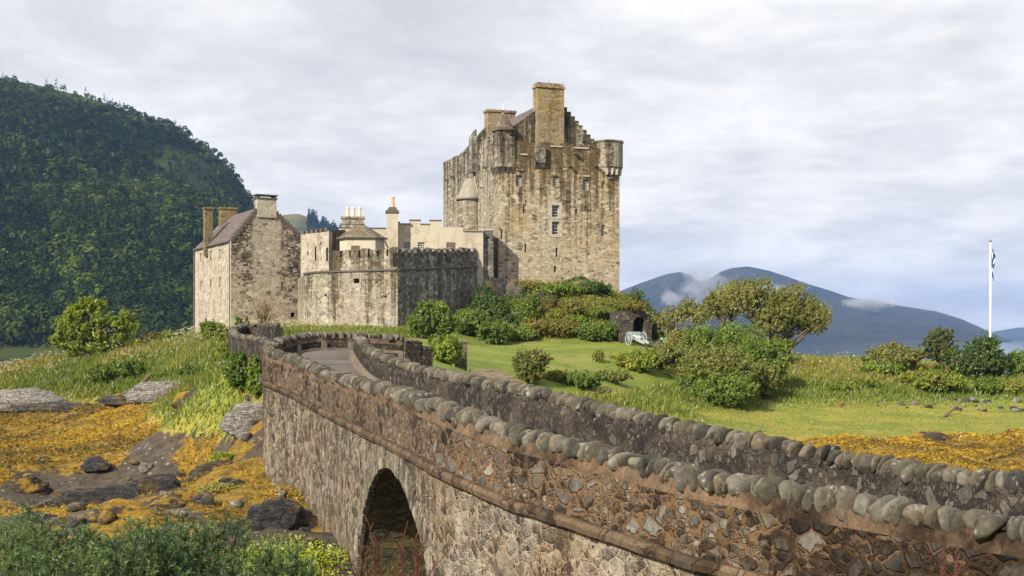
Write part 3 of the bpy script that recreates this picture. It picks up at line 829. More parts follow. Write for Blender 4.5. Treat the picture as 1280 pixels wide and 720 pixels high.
def leaf_quads(ctr, nrm, size, aspect=0.55):
    """one rhombic leaf face per centre"""
    n = len(ctr)
    nrm = nrm / np.maximum(np.linalg.norm(nrm, axis=1, keepdims=True), 1e-6)
    a = rng.normal(size=(n, 3))
    a -= nrm * (a * nrm).sum(1, keepdims=True)
    a /= np.maximum(np.linalg.norm(a, axis=1, keepdims=True), 1e-6)
    b = np.cross(nrm, a)
    s = np.asarray(size)[:, None]
    bend = nrm * s * 0.15
    vs = np.stack([ctr - a * s, ctr + b * s * aspect - bend, ctr + a * s, ctr - b * s * aspect - bend], 1).reshape(-1, 3)
    return vs, np.arange(4 * n).reshape(n, 4)
build_forest()


def build_haze():
    m, t = new_mat('haze_air')
    v = t.n('ShaderNodeVolumePrincipled', {'Color': (0.30, 0.50, 1.0, 1), 'Density': 0.00008, 'Anisotropy': 0.0})
    t.n('ShaderNodeOutputMaterial', {1: v.outputs[0]})
    mb = MB()
    mb.box((-9500, -80, -12), (19000, 0, 0), (0, 9700, 0), (0, 0, 412))
    tag(mb.build('haze', m), 'pale blue air over the loch', 'haze', kind='stuff')
build_haze()

def build_mist():
    """shreds of low cloud against the mountain, each a small volume of uneven density"""
    m, t = new_mat('mountain_mist')
    pos = t.n('ShaderNodeNewGeometry').outputs['Position']
    oc = t.n('ShaderNodeTexCoord').outputs['Object']
    n1 = t.noise(pos, 0.013, 6, 0.62, 0.6)
    ln = t.n('ShaderNodeVectorMath', {0: oc}, operation='LENGTH').outputs['Value']
    fall = t.n('ShaderNodeMapRange', {0: ln, 1: 1.0, 2: 0.15, 3: -0.24, 4: 0.10}).outputs[0]
    den = t.math('MULTIPLY', t.math('MAXIMUM', t.math('SUBTRACT', t.math('ADD', n1, fall), 0.43), 0.0), 0.11)
    v = t.n('ShaderNodeVolumePrincipled', {'Color': (0.97, 0.98, 1.0, 1), 'Density': den, 'Anisotropy': 0.2})
    t.n('ShaderNodeOutputMaterial', {1: v.outputs[0]})
    for lab, px, py, w, h, d in (('pale cloud shred in the gap between the two summits', 880, 360, 112, 84, 4200), ('small cloud shred low on the smaller summit', 842, 374, 46, 34, 4100),
                              ('thin cloud shred on the mountain\'s right shoulder', 1088, 378, 120, 26, 4350), ('wisp of cloud under the higher summit', 968, 366, 70, 44, 4200)):
        c = P(px, py, d)
        bm = bmesh.new()
        bmesh.ops.create_icosphere(bm, subdivisions=3, radius=1.0)
        me = bpy.data.meshes.new('mist')
        bm.to_mesh(me); bm.free()
        o = link('mist', me, m)
        o.location = c
        o.scale = (w / 2 * d / F, 160, h / 2 * d / F)
        tag(o, lab, 'cloud', kind='stuff')
build_mist()

# ------------------------------------------------------------------ stone bridge
LP = [(11.4, 4.4, -1.85), (9.3, 7.2, -1.85), (7.3, 9.8, -1.84), (5.3, 12.5, -1.83), (3.0, 15.7, -1.76), (2.2, 17.0, -1.70), (0.76, 19.0, -1.50), (0, 20.2, -1.41), (-1.08, 22.2, -1.19), (-2.18, 25.5, -1.06),
      (-3.75, 30.7, -1.0), (-5.6, 36.5, -0.88), (-7.4, 41, -0.55), (-8.6, 43.4, -0.33), (-9.1, 44.9, -0.2), (-9.15, 46.4, 0.0), (-8.7, 47.9, 0.22), (-7.8, 48.9, 0.33), (-6.5, 49.6, 0.30), (-4.6, 50.1, 0.2)]
RP = [(13.1, 8.0, -1.85), (11, 10.9, -1.85), (8.9, 13.8, -1.85), (7.0, 16.5, -1.85), (5.77, 18.5, -1.83), (4.49, 20.3, -1.66), (2.98, 22.8, -1.49), (1.06, 26.5, -1.17), (-0.04, 29, -1.02), (-0.65, 31, -1.0), (-1.95, 35.2, -0.9),
      (-3.55, 39.8, -0.70), (-4.9, 43.4, -0.37), (-5.65, 45.8, 0.0), (-6.05, 47.3, 0.28)]
lp, ls = crom(LP, 0.2)
rp, rs = crom(RP, 0.2)


def normals(p, side):
    t = np.gradient(p[:, :2], axis=0)
    t /= np.linalg.norm(t, axis=1, keepdims=True)
    return np.stack([-t[:, 1], t[:, 0]], 1) * side      # side=+1: left of travel


def sweep(mb, p, nr, prof, closed=True):
    """prof: (offset along normal, z above path z) loop swept along p"""
    k = len(prof)
    vs = []
    for i in range(len(p)):
        for off, dz in prof:
            vs.append((p[i, 0] + nr[i, 0] * off, p[i, 1] + nr[i, 1] * off, p[i, 2] + dz))
    fs = []
    for i in range(len(p) - 1):
        for j in range(k if closed else k - 1):
            j2 = (j + 1) % k
            fs.append((i * k + j, i * k + j2, (i + 1) * k + j2, (i + 1) * k + j))
    if closed:
        fs.append(tuple(range(k))[::-1])
        fs.append(tuple(range((len(p) - 1) * k, len(p) * k)))
    return mb.add(vs, fs)


def stone_variant(seed, dims, sub=3):
    """an irregular water-worn boulder"""
    bm = bmesh.new()
    bmesh.ops.create_icosphere(bm, subdivisions=sub, radius=1.0)
    r = np.random.default_rng(seed)
    o = r.random(3) * 40
    for v in bm.verts:
        c = v.co
        sq = 1.0 / (abs(c.x) ** 4 + abs(c.y) ** 4 + abs(c.z) ** 4) ** (1 / 4)
        k = 0.5 + 0.5 * sq
        f = 1 + 0.30 * float(fbm(c.x * 1.0 + o[0], c.y * 1.0 + o[1], c.z * 1.0 + o[2], 2)) + 0.10 * float(fbm(c.x * 3 + o[1], c.y * 3 + o[0], c.z * 3 + o[2], 3))
        v.co = c * k * f
    vs = np.array([v.co[:] for v in bm.verts])
    for _ in range(11):           # broken, flattened faces
        nn = r.normal(size=3); nn /= np.linalg.norm(nn)
        hcut = r.uniform(0.66, 0.92) * (vs @ nn).max()
        vs = vs - nn * np.maximum(vs @ nn - hcut, 0)[:, None] * 0.92
    vs = vs * (1 + 0.035 * fbm(vs[:, 0] * 5 + o[0], vs[:, 1] * 5, vs[:, 2] * 5, 2))[:, None]
    vs = vs / np.abs(vs).max(0) * (np.array(dims) / 2)
    fs = np.array([[v.index for v in f.verts] for f in bm.faces])
    bm.free()
    return vs, fs

COPE_COLS = [(0.078, 0.073, 0.061), (0.11, 0.102, 0.084), (0.042, 0.040, 0.037), (0.145, 0.134, 0.113), (0.088, 0.073, 0.055), (0.13, 0.105, 0.08), (0.034, 0.033, 0.031), (0.062, 0.058, 0.043)]
VAR = [stone_variant(100 + i, (0.27, 0.58, 0.42)) for i in range(16)]


def cope_run(p, s, nr, parent, spacing, n_single, near_first=True, small=1.0):
    """cope stones set on edge; the n_single largest in view are parts, the rest one part"""
    spots = []
    q = 0.05
    while q < s[-1]:
        w = spacing * (rnd.uniform(0.6, 1.1) if rnd.random() < 0.7 else rnd.uniform(1.1, 1.6))
        spots.append((q + w / 2, w))
        q += w
    scored = []
    for q, w in spots:
        c = np.array([np.interp(q, s, p[:, k]) for k in range(3)])
        n = np.array([np.interp(q, s, nr[:, k]) for k in range(2)])
        px = c[0] / c[1] * F + 640
        scored.append((q, w, c, n, px))
    vis = [a for a in scored if -20 < a[4] < 1300]
    vis.sort(key=lambda a: a[2][1])
    single = set(id(a) for a in vis[:n_single])
    rv, rf, rc, nb = [], [], [], 0
    for a in scored:
        q, w, c, n, px = a
        V, Fc = VAR[rnd.randrange(len(VAR))]
        tdir = np.array([n[1], -n[0]])
        lean, yaw, tilt = rnd.gauss(0.12, 0.20), rnd.gauss(0, 0.20), rnd.gauss(0, 0.16)
        if rnd.random() < 0.15: w *= 1.25
        sc = np.array([w / 0.27 * rnd.uniform(0.92, 1.06), small * rnd.uniform(0.80, 1.12), small * rnd.uniform(0.72, 1.10)])
        v = V * sc
        if rnd.random() < 0.5: v = v * [1, -1, 1]
        ca, sa = math.cos(lean), math.sin(lean)
        v = np.stack([v[:, 0] * ca + v[:, 2] * sa, v[:, 1], -v[:, 0] * sa + v[:, 2] * ca], 1)
        ca, sa = math.cos(tilt), math.sin(tilt)
        v = np.stack([v[:, 0], v[:, 1] * ca - v[:, 2] * sa, v[:, 1] * sa + v[:, 2] * ca], 1)
        ca, sa = math.cos(yaw), math.sin(yaw)
        v = np.stack([v[:, 0] * ca - v[:, 1] * sa, v[:, 0] * sa + v[:, 1] * ca, v[:, 2]], 1)
        c = c + np.array([n[0], n[1], 0]) * rnd.gauss(0.0, 0.035)
        wv = np.stack([c[0] + v[:, 0] * tdir[0] + v[:, 1] * n[0], c[1] + v[:, 0] * tdir[1] + v[:, 1] * n[1], c[2] - 0.17 * small + rnd.uniform(-0.02, 0.03) + v[:, 2]], 1)
        col = np.array(COPE_COLS[rnd.randrange(len(COPE_COLS))]) * rnd.uniform(0.85, 1.15)
        if id(a) in single:
            np_mesh('cope_stone', wv, Fc, M['cope'], parent, np.tile(col, (len(Fc), 1)), smooth=True)
        else:
            rv.append(wv); rf.append(Fc + nb); rc.append(np.tile(col, (len(Fc), 1))); nb += len(wv)
    if rv:
        o = np_mesh('coping', np.vstack(rv), np.vstack(rf), M['cope'], parent, np.vstack(rc), smooth=True)
        tag(o, kind='stuff')


BH, TH = 1.25, 0.44              # string below cope top; parapet thickness
def build_bridge():
    root = thing('stone_bridge', 'long curving rubble stone bridge with boulder coping and a dark round arch', 'bridge', (-2.0, 26.0, -6.5))
    ln, rn = normals(lp, 1), normals(rp, -1)      # both outward
    # arch on the left face
    pxs = lp[:, 0] / lp[:, 1] * F + 640
    vis = ls < ls[np.argmin(np.abs(lp[:, 1] - 44))]
    s1 = float(np.interp(-455, -pxs[vis], ls[vis]))
    s0 = float(np.interp(-573, -pxs[vis], ls[vis]))
    sc_, Ra, zs = (s0 + s1) / 2, abs(s1 - s0) / 2, -7.45
    at = lambda s: np.array([np.interp(s, ls, lp[:, k]) for k in range(3)])
    an = lambda s: np.array([np.interp(s, ls, ln[:, k]) for k in range(2)])
    off = TH / 2
    th = np.linspace(0, np.pi, 41)
    sa = sc_ - Ra * np.cos(th)
    za = zs + Ra * 0.99 * np.sin(th)
    scol = np.unique(np.concatenate([ls, sa]))
    mb = MB()
    for a, b in zip(scol[:-1], scol[1:]):
        pa, pb, na, nb = at(a), at(b), an(a), an(b)
        A = Vector((pa[0] + na[0] * off, pa[1] + na[1] * off, 0)); B = Vector((pb[0] + nb[0] * off, pb[1] + nb[1] * off, 0))
        zl = [-8.6, -8.6]
        if sa[0] - 1e-6 <= a and b <= sa[-1] + 1e-6:
            zl = [float(np.interp(a, sa, za)), float(np.interp(b, sa, za))]
        mb.quad((A.x, A.y, zl[0]), (B.x, B.y, zl[1]), (B.x, B.y, pb[2] - BH), (A.x, A.y, pa[2] - BH))
    mb.build('spandrel_wall', M['spandrel'], root)
    mb = MB()
    o2 = TH / 2
    for i in range(len(rp) - 1):
        a, b, na, nb = rp[i], rp[i + 1], rn[i], rn[i + 1]
        A, B = (a[0] + na[0] * o2, a[1] + na[1] * o2), (b[0] + nb[0] * o2, b[1] + nb[1] * o2)
        c = (rp[i] + rp[i + 1]) / 2
        zb = -8.6
        dl = np.hypot(lp[:, 0] - c[0], lp[:, 1] - c[1])
        sq = ls[dl.argmin()]
        if sa[0] < sq < sa[-1]: zb = float(np.interp(sq, sa, za))
        mb.quad((A[0], A[1], zb), (B[0], B[1], zb), (B[0], B[1], b[2] - 0.3), (A[0], A[1], a[2] - 0.3))
    mb.build('spandrel_wall', M['spandrel'], root)
    # barrel
    cn = an(sc_)
    mb = MB()
    pts = [(float(s), float(z)) for s, z in zip(sa, za)]
    pts = [(pts[0][0], -8.6)] + pts + [(pts[-1][0], -8.6)]
    for (a, z0), (b, z1) in zip(pts[:-1], pts[1:]):
        pa, pb = at(a), at(b)
        A = np.array([pa[0] + cn[0] * off, pa[1] + cn[1] * off]); B = np.array([pb[0] + cn[0] * off, pb[1] + cn[1] * off])
        A2, B2 = A - cn * 4.5, B - cn * 4.5
        mb.quad((A[0], A[1], z0), (B[0], B[1], z1), (B2[0], B2[1], z1), (A2[0], A2[1], z0))
    mb.build('arch_barrel', M['barrel'], root)
    # voussoirs
    mb = MB()
    nv = 42
    for i in range(nv):
        t0, t1 = math.pi * (i + 0.04) / nv, math.pi * (i + 0.96) / nv
        r1 = Ra + rnd.uniform(0.42, 0.66)
        pr = rnd.uniform(0.02, 0.06)
        pt = []
        for r, t in ((Ra - 0.02, t0), (r1, t0), (r1, t1), (Ra - 0.02, t1)):
            s = sc_ - r * math.cos(t)
            p, n = at(s), an(s)
            pt.append(Vector((p[0] + n[0] * (off - 0.1), p[1] + n[1] * (off - 0.1), zs + r * 0.99 * math.sin(t))))
        mb.prism(pt, Vector((cn[0], cn[1], 0)) * (0.1 + pr))
    mb.build('arch_ring', M['vouss'], root, bevel=0.012)
    # string course
    mb = MB()
    sweep(mb, lp, ln, [(off - 0.1, -BH - 0.07), (off + 0.13, -BH - 0.07), (off + 0.15, -BH + 0.02), (off + 0.10, -BH + 0.09), (off - 0.1, -BH + 0.09)])
    o = mb.build('string_course', M['string'], root)
    # jitter the string so that its edge is worn
    for v in o.data.vertices:
        g = ORG[o.name]
        v.co.z += 0.025 * float(vnoise((v.co.x + g[0]) * 2.3, (v.co.y + g[1]) * 2.3, 0.5))
    # parapets
    pl = None
    for side, (p, s, nr, lab) in enumerate(((lp, ls, ln, 'sunlit left parapet of grey stones in orange mortar'), (rp, rs, rn, 'right parapet with a blackened inner face'))):
        mb = MB()
        lo = -BH + 0.09 if side == 0 else -1.35
        out_prof = [(TH / 2, lo), (TH / 2, -0.40), (0, -0.36), (0, lo)]
        if side == 0:
            sweep(mb, p, nr, out_prof)
            par = mb.build('parapet', M['parapet'], root)
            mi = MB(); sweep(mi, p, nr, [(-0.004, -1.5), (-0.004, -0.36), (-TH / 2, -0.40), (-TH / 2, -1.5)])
            mi.build('parapet_inner_face', M['inner'], par)
        else:
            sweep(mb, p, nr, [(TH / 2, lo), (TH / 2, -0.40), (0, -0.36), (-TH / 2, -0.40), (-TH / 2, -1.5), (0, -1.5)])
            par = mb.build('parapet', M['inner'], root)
        tag(par, lab)
        mf = MB(); sweep(mf, p, nr, [(TH / 2 - 0.003, -0.402), (0.15, -0.20), (-0.15, -0.20), (-TH / 2 + 0.003, -0.402)])
        mf.build('mortar_bed', M['bed_mortar'] if side == 0 else M['inner'], par)
        cope_run(p, s, nr, par, 0.16 if side == 0 else 0.14, 58 if side == 0 else 42, small=0.92 if side == 0 else 0.86)
    # pale pilasters in the inner face of the far bend
    for px in (366, 401, 437):
        k = [i for i in range(len(lp)) if lp[i, 1] > 46.5]
        i = min(k, key=lambda j: abs(lp[j, 0] / lp[j, 1] * F + 640 - px))
        t = Vector((ln[i, 1], -ln[i, 0], 0)); n = Vector((-ln[i, 0], -ln[i, 1], 0))
        c = Vector(lp[i]) + n * (TH / 2)
        MB().box(c - t * 0.11 + Vector((0, 0, -1.4)), t * 0.22, n * 0.07, (0, 0, 1.0)).build('pilaster', M['stepstone'], root)
    # kerb stones along both inner faces
    rdz = lambda y: np.interp(y, [34, 43, 48], [1.12, 0.95, 0.74])
    for p, nr in ((lp, ln), (rp, rn)):
        q = p.copy(); q[:, 2] = q[:, 2] - rdz(q[:, 1])
        mb = MB()
        sweep(mb, q, nr, [(-TH / 2 + 0.02, -0.3), (-TH / 2 + 0.02, 0.09), (-TH / 2 - 0.12, 0.08), (-TH / 2 - 0.14, -0.3)])
        mb.build('kerb', M['stepstone'], root)
    # road deck
    mb = MB()
    q = np.linspace(0, 1, 220)
    dense = lambda p, s, tt: np.stack([np.interp(tt * s[-1], s, p[:, k]) for k in range(3)], 1)
    A = lp - np.concatenate([ln * 0.0, np.zeros((len(lp), 1))], 1)
    vs, fs = [], []
    # pair every left point with its nearest right point
    for i in range(len(lp)):
        j = np.hypot(rp[:, 0] - lp[i, 0], rp[:, 1] - lp[i, 1]).argmin()
        z = lp[i, 2] - float(rdz(lp[i, 1]))
        zr = z
        vs += [(lp[i, 0] - ln[i, 0] * 0.1, lp[i, 1] - ln[i, 1] * 0.1, z), (rp[j, 0] - rn[j, 0] * 0.1, rp[j, 1] - rn[j, 1] * 0.1, zr)]
    for i in range(len(lp) - 1):
        fs.append((2 * i, 2 * i + 1, 2 * i + 3, 2 * i + 2))
    mb.add(vs, fs)
    tag(mb.build('road', M['asphalt']), 'grey asphalt road over the bridge', 'road', kind='structure')
build_bridge()


def low_wall(name, label, pts, height, mat, spacing=0.3, th=0.4, step=0.3, group=None):
    """a free-standing rubble wall with a cope of stones; pts are cope tops"""
    p, s = crom(pts, step)
    nr = normals(p, 1)
    root = thing(name, label, 'wall', (float(p[:, 0].mean()), float(p[:, 1].mean()), float(p[:, 2].min()) - height), group)
    mb = MB()
    sweep(mb, p, nr, [(th / 2, -height), (th / 2, -0.2), (-th / 2, -0.2), (-th / 2, -height)])
    b = mb.build('wall_body', mat, root)
    cope_run(p, s, nr, b, spacing, 0, small=0.75)
    return root
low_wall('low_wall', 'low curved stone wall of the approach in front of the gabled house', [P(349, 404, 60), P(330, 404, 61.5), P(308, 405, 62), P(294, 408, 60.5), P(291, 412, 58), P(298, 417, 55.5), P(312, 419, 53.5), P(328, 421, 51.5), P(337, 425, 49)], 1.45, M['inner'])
for lab, a, b, h in (('first and highest block of stepped brown walling behind the right parapet', (453, 418, 50.5), (471, 419, 51.5), 2.2), ('second block of stepped brown walling, beside the parapet end', (474, 417, 52), (499, 419, 53), 2.6), ('third block of stepped brown walling, lower than the second', (502, 423, 53), (522, 424, 54), 2.4),
                  ('last and lowest block of stepped brown walling beside the willow bush', (524, 432, 54), (537, 433, 54.5), 2.2)):
    low_wall('stepped_wall', lab, [P(*a), (P(*a) + P(*b)) / 2, P(*b)], h, stone('brown_rubble_' + str(a[0]), [(0.10, 0.085, 0.07), (0.18, 0.14, 0.10), (0.13, 0.11, 0.09), (0.24, 0.18, 0.12)], (0.07, 0.055, 0.045), 4.0, 2.0, 0.05, bdist=0.05), group='stepped walls below the castle')

# ------------------------------------------------------------------ castle
class Frame:
    """local frame of a building: u along the front to the right, v back, origin at the near left corner"""
    def __init__(self, px, d, phi):
        self.o = Vector(((px - 640) / F * d, d, 0))
        self.u = Vector((math.cos(R(phi)), math.sin(R(phi)), 0))
        self.v = Vector((-math.sin(R(phi)), math.cos(R(phi)), 0))

    def __call__(self, u, v, z):
        return self.o + self.u * u + self.v * v + Vector((0, 0, z))

    def ray(self, px, py, v=None, u=None):
        """where the photograph's pixel meets the plane v (or u) of this building: (u or v, z)"""
        k = (px - 640) / F
        if v is not None:
            b = self.o + self.v * v
            t = (k * b.y - b.x) / (self.u.x - k * self.u.y)
            return t, -(py - HZ) / F * (b.y + self.u.y * t)
        b = self.o + self.u * u
        t = (k * b.y - b.x) / (self.v.x - k * self.v.y)
        return t, -(py - HZ) / F * (b.y + self.v.y * t)


def holed_wall(mb, o, a, w, z0, z1, nrm, holes, depth=0.35):
    """upright wall from o along unit a, with rectangular holes (c, z, w, h) and their reveals"""
    H_ = [(c - ww / 2, c + ww / 2, z - h / 2, z + h / 2) for c, z, ww, h in holes]
    us = sorted(set([0.0, w] + [x for h in H_ for x in h[:2]]))
    zz = sorted(set([z0, z1] + [x for h in H_ for x in h[2:]]))
    pt = lambda u, z, dd=0.0: Vector((o.x, o.y, 0)) + a * u + Vector((0, 0, z)) - nrm * dd
    for i in range(len(us) - 1):
        for j in range(len(zz) - 1):
            uc, zc = (us[i] + us[i + 1]) / 2, (zz[j] + zz[j + 1]) / 2
            if any(h[0] < uc < h[1] and h[2] < zc < h[3] for h in H_): continue
            mb.quad(pt(us[i], zz[j]), pt(us[i + 1], zz[j]), pt(us[i + 1], zz[j + 1]), pt(us[i], zz[j + 1]))
    for h in H_:
        for (ua, za), (ub, zb) in (((h[0], h[2]), (h[1], h[2])), ((h[1], h[2]), (h[1], h[3])), ((h[1], h[3]), (h[0], h[3])), ((h[0], h[3]), (h[0], h[2]))):
            mb.quad(pt(ua, za), pt(ub, zb), pt(ub, zb, depth), pt(ua, za, depth))


def window(parent, o, a, nrm, hole, depth, bars=(1, 2), frame=True, sill=False, surround=False, name='window'):
    c, z, w, h = hole
    pt = lambda u, zz, dd=0.0: Vector((o.x, o.y, 0)) + a * u + Vector((0, 0, zz)) - nrm * dd
    if not frame:
        mb = MB(); mb.box(pt(c - w / 2 - 0.05, z - h / 2 - 0.05, depth + 0.03), a * (w + 0.1), nrm * 0.02, (0, 0, h + 0.1))
        return mb.build(name, M['hole'], parent)
    fw = 0.07
    mb = MB()
    d0 = depth * 0.55
    bx = lambda u0, z0, ww, hh, t=0.07: mb.box(pt(u0, z0, d0 + t), a * ww, nrm * t, (0, 0, hh))
    bx(c - w / 2 - 0.02, z - h / 2 - 0.02, fw + 0.02, h + 0.04); bx(c + w / 2 - fw, z - h / 2 - 0.02, fw + 0.02, h + 0.04)
    bx(c - w / 2 + fw + 0.002, z - h / 2 - 0.02, w - 2 * fw - 0.004, fw + 0.02); bx(c - w / 2 + fw + 0.002, z + h / 2 - fw, w - 2 * fw - 0.004, fw + 0.02)
    for i in range(bars[0]):
        bx(c - w / 2 + w * (i + 1) / (bars[0] + 1) - 0.025, z - h / 2 + fw + 0.002, 0.05, h - 2 * fw - 0.004, 0.05)
    for j in range(bars[1]):
        bx(c - w / 2 + fw + 0.002, z - h / 2 + h * (j + 1) / (bars[1] + 1) - 0.025, w - 2 * fw - 0.004, 0.05, 0.045)
    f = mb.build(name, M['frame'], parent)
    mb = MB(); mb.box(pt(c - w / 2 - 0.03, z - h / 2 - 0.03, d0 + 0.13), a * (w + 0.06), nrm * 0.03, (0, 0, h + 0.06))
    mb.build('pane', M['pane'], f)
    if surround:
        mb = MB()
        for u0, z0, ww, hh in ((c - w / 2 - 0.28, z - h / 2 - 0.25, 0.28, h + 0.5), (c + w / 2, z - h / 2 - 0.25, 0.28, h + 0.5), (c - w / 2, z + h / 2, w, 0.25), (c - w / 2, z - h / 2 - 0.25, w, 0.25)):
            mb.box(pt(u0, z0, 0.05), a * ww, nrm * 0.08, (0, 0, hh))
        mb.build('surround', M['trim'], f)
    return f


def build_keep():
    K = Frame(623, 113, 20.5)
    Wd, Ln = 12.6, 17.5
    zb, zt = 2.0, 18.4
    root = thing('castle_keep', 'tall square stone castle keep with crow-stepped gable and corner turrets', 'castle tower', K(Wd / 2, Ln / 2, 4.8))
    nf, nl = -K.v, -K.u
    s = lambda px, py, v=0.0: K.ray(px, py, v=v)
    pxm = 115.5 / F
    big = [(648.7, 226, 8.5, 14), (695, 226, 8.5, 13), (732.5, 231, 8.5, 14)]
    tall = [(694.6, 264, 10, 15), (694.6, 285, 10, 16.5)]
    small = [(754, 288.5, 5, 15), (754, 232, 4.5, 9)]
    slits = [(655, 261, 2.6, 11), (627, 293, 2.6, 11), (657, 310, 2.6, 11), (696, 315, 3, 11), (694, 336, 3.2, 7), (720.6, 264, 3, 6)]
    holes, kinds = [], []
    for lst, kd in ((big, 'b'), (tall, 't'), (small, 's'), (slits, 'x')):
        for px, py, w, h in lst:
            u, z = s(px, py)
            holes.append((u, z, w * pxm, h * pxm)); kinds.append(kd)
    mb = MB()
    holed_wall(mb, K(0, 0, 0), K.u, Wd, zb, zt, nf, holes, 0.4)
    mb.quad(K(Wd, 0, zb), K(Wd, Ln, zb), K(Wd, Ln, zt), K(Wd, 0, zt))
    mb.quad(K(0, Ln, zb), K(Wd, Ln, zb), K(Wd, Ln, zt), K(0, Ln, zt))
    mb.quad(K(0, 0, zt - 1.0), K(Wd, 0, zt - 1.0), K(Wd, Ln, zt - 1.0), K(0, Ln, zt - 1.0))
    wall = mb.build('wall', M['keep'], root)
    for h, kd in zip(holes, kinds):
        if kd == 'x': window(root, K(0, 0, 0), K.u, nf, h, 0.4, frame=False, name='arrow_slit')
        else: window(root, K(0, 0, 0), K.u, nf, h, 0.4, (1, 3) if kd == 't' else (2, 3) if kd == 'b' else (1, 3), surround=(kd == 't'))
    # left side wall
    lh = []
    for px, py, w, h in ((600, 262, 2, 8), (612, 245, 2, 9)):
        v, z = K.ray(px, py, u=0.0)
        lh.append((v, z, 0.35, h * 0.079))
    mb = MB()
    holed_wall(mb, K(0, 0, 0), K.v, Ln, zb, zt, nl, lh, 0.4)
    mb.build('side_wall', M['keep_side'], root)
    for h in lh: window(root, K(0, 0, 0), K.v, nl, h, 0.4, frame=False, name='arrow_slit')
    # parapets with shallow merlons
    mb = MB()
    def par(u0, v0, du, dv, zs):
        for i, zz in enumerate(zs):
            n = len(zs)
            a, b = i / n, (i + 1) / n
            o = K(u0 + du * a, v0 + dv * a, zt)
            al = K.u * (du / n) + K.v * (dv / n)
            ac = K.v * 0.45 if du else K.u * 0.45
            mb.box(o, al, ac, (0, 0, zz - zt))
    par(1.6, 0.0, 9.6, 0, [18.9, 18.9, 18.75, 18.7, 18.9, 18.9, 18.65, 18.9, 18.85, 18.6, 18.9, 18.9, 18.65, 18.95])
    mb.build('parapet', M['keep'], root)
    mb = MB()
    par(0.0, 1.5, 0, Ln - 1.5, [19.5, 19.0, 19.6, 19.5, 18.9, 19.5, 19.3, 18.95, 19.35, 19.3, 18.95, 19.25, 19.25, 18.95, 19.2, 19.2, 19.15, 19.15, 19.15, 19.15])
    mb.build('parapet', M['keep_side'], root)
    mb = MB()
    mb.box(K(Wd - 0.45, 1.2, zt), K.u * 0.45, K.v * (Ln - 1.2), (0, 0, 0.6)); mb.box(K(0.5, Ln - 0.45, zt), K.u * (Wd - 1), K.v * 0.45, (0, 0, 0.6))
    mb.build('parapet', M['keep_side'], root)
    # gable with crow steps on the right and a skewed slope on the left
    gv = 1.3
    G = []
    for px, py in ((636, 186), (637, 161), (668, 139), (688, 131), (704, 137)):
        u, z = s(px, py, gv); G.append((u, z))
    xs = np.linspace(704, 748, 10)
    ysx = np.linspace(135, 186, 10)
    for i in range(9):
        u0, z0 = s(xs[i], ysx[i], gv); u1, _ = s(xs[i + 1], ysx[i], gv)
        G += [(u0, z0), (u1, z0)]
    G.append((G[-1][0], 17.6)); G[0] = (G[0][0], 17.6)
    gable_holes = [(669.5, 150, 4, 11), (707.5, 152, 4, 11), (654.5, 183, 8, 13)]
    mb = MB()
    mb.prism([K(u, gv, z) for u, z in G], K.v * 0.6)
    gw = mb.build('gable', M['keep_side'], root)
    mb = MB()
    for i in range(9):
        u0, z0 = s(xs[i], ysx[i], gv); u1, _ = s(xs[i + 1], ysx[i], gv)
        mb.box(K(u0 - 0.03, gv - 0.05, z0 + 0.002), K.u * (u1 - u0 + 0.02), K.v * 0.75, (0, 0, 0.09))
    mb.build('crow_step', M['darktrim'], gw)
    for px, py, w, h in gable_holes:
        u, z = s(px, py, gv)
        MB().box(K(u - w * pxm / 2, gv - 0.03, z - h * pxm / 2), K.u * (w * pxm), K.v * 0.02, (0, 0, h * pxm)).build('gable_window', M['hole'], gw)
    # roof
    rz, ez, ru = 23.2, 18.6, 5.6
    mb = MB()
    mb.prism([K(0.9, 1.92, ez), K(ru, 1.92, rz), K(10.6, 1.92, ez)], K.v * 13.2)
    mb.build('roof', M['slate'], root)
    mb = MB(); mb.prism([K(0.7, 15.14, 17.5), K(0.7, 15.14, 19), K(4.2, 15.14, 23.0), K(7.0, 15.14, 23.0), K(10.8, 15.14, 19), K(10.8, 15.14, 17.5)], K.v * 0.7)
    mb.build('gable', M['keep_side'], root)
    # chimneys
    u0, _ = s(671, 120, 0.9); u1, _ = s(704.5, 120, 0.9)
    _, zc = s(688, 104, 0.9)
    mb = MB(); mb.box(K(u0, 0.75, 18.45), K.u * (u1 - u0), K.v * 1.1, (0, 0, zc - 0.5 - 18.45))
    ch = mb.build('chimney', M['chim'], root)
    mb = MB(); mb.box(K(u0 - 0.1, 0.62, zc - 0.5), K.u * (u1 - u0 + 0.2), K.v * 1.35, (0, 0, 0.18)); mb.box(K(u0 + 0.02, 0.75, zc - 0.318), K.u * (u1 - u0 - 0.04), K.v * 1.1, (0, 0, 0.3))
    mb.build('chimney_cap', M['chim'], ch)
    mb = MB(); mb.tube([K((u0 + u1) / 2, 1.2, zc - 0.1), K((u0 + u1) / 2, 1.2, zc + 0.4)], 0.02, 4); mb.build('rod', M['pipe'], ch)
    u0, u1 = 4.1, 7.2
    mb = MB(); mb.box(K(u0, 14.6, 20), K.u * (u1 - u0), K.v * 1.2, (0, 0, 4.4)); mb.box(K(u0 - 0.12, 14.48, 24.402), K.u * (u1 - u0 + 0.24), K.v * 1.44, (0, 0, 0.25))
    mb.build('chimney', M['chim'], root)
    # corner cap-house turret with conical slab roof
    c = K(0.75, 0.75, 0)
    mb = MB(); mb.lathe((c.x, c.y), [(0.86, 17.2), (0.86, 19.9)], 20)
    tr = mb.build('turret', M['keep'], root, smooth=False)
    mb = MB(); mb.lathe((c.x, c.y), [(1.08, 19.78), (1.12, 19.9), (0.08, 21.75), (0.05, 22.0)], 14)
    mb.build('cone_roof', M['cone'], tr)
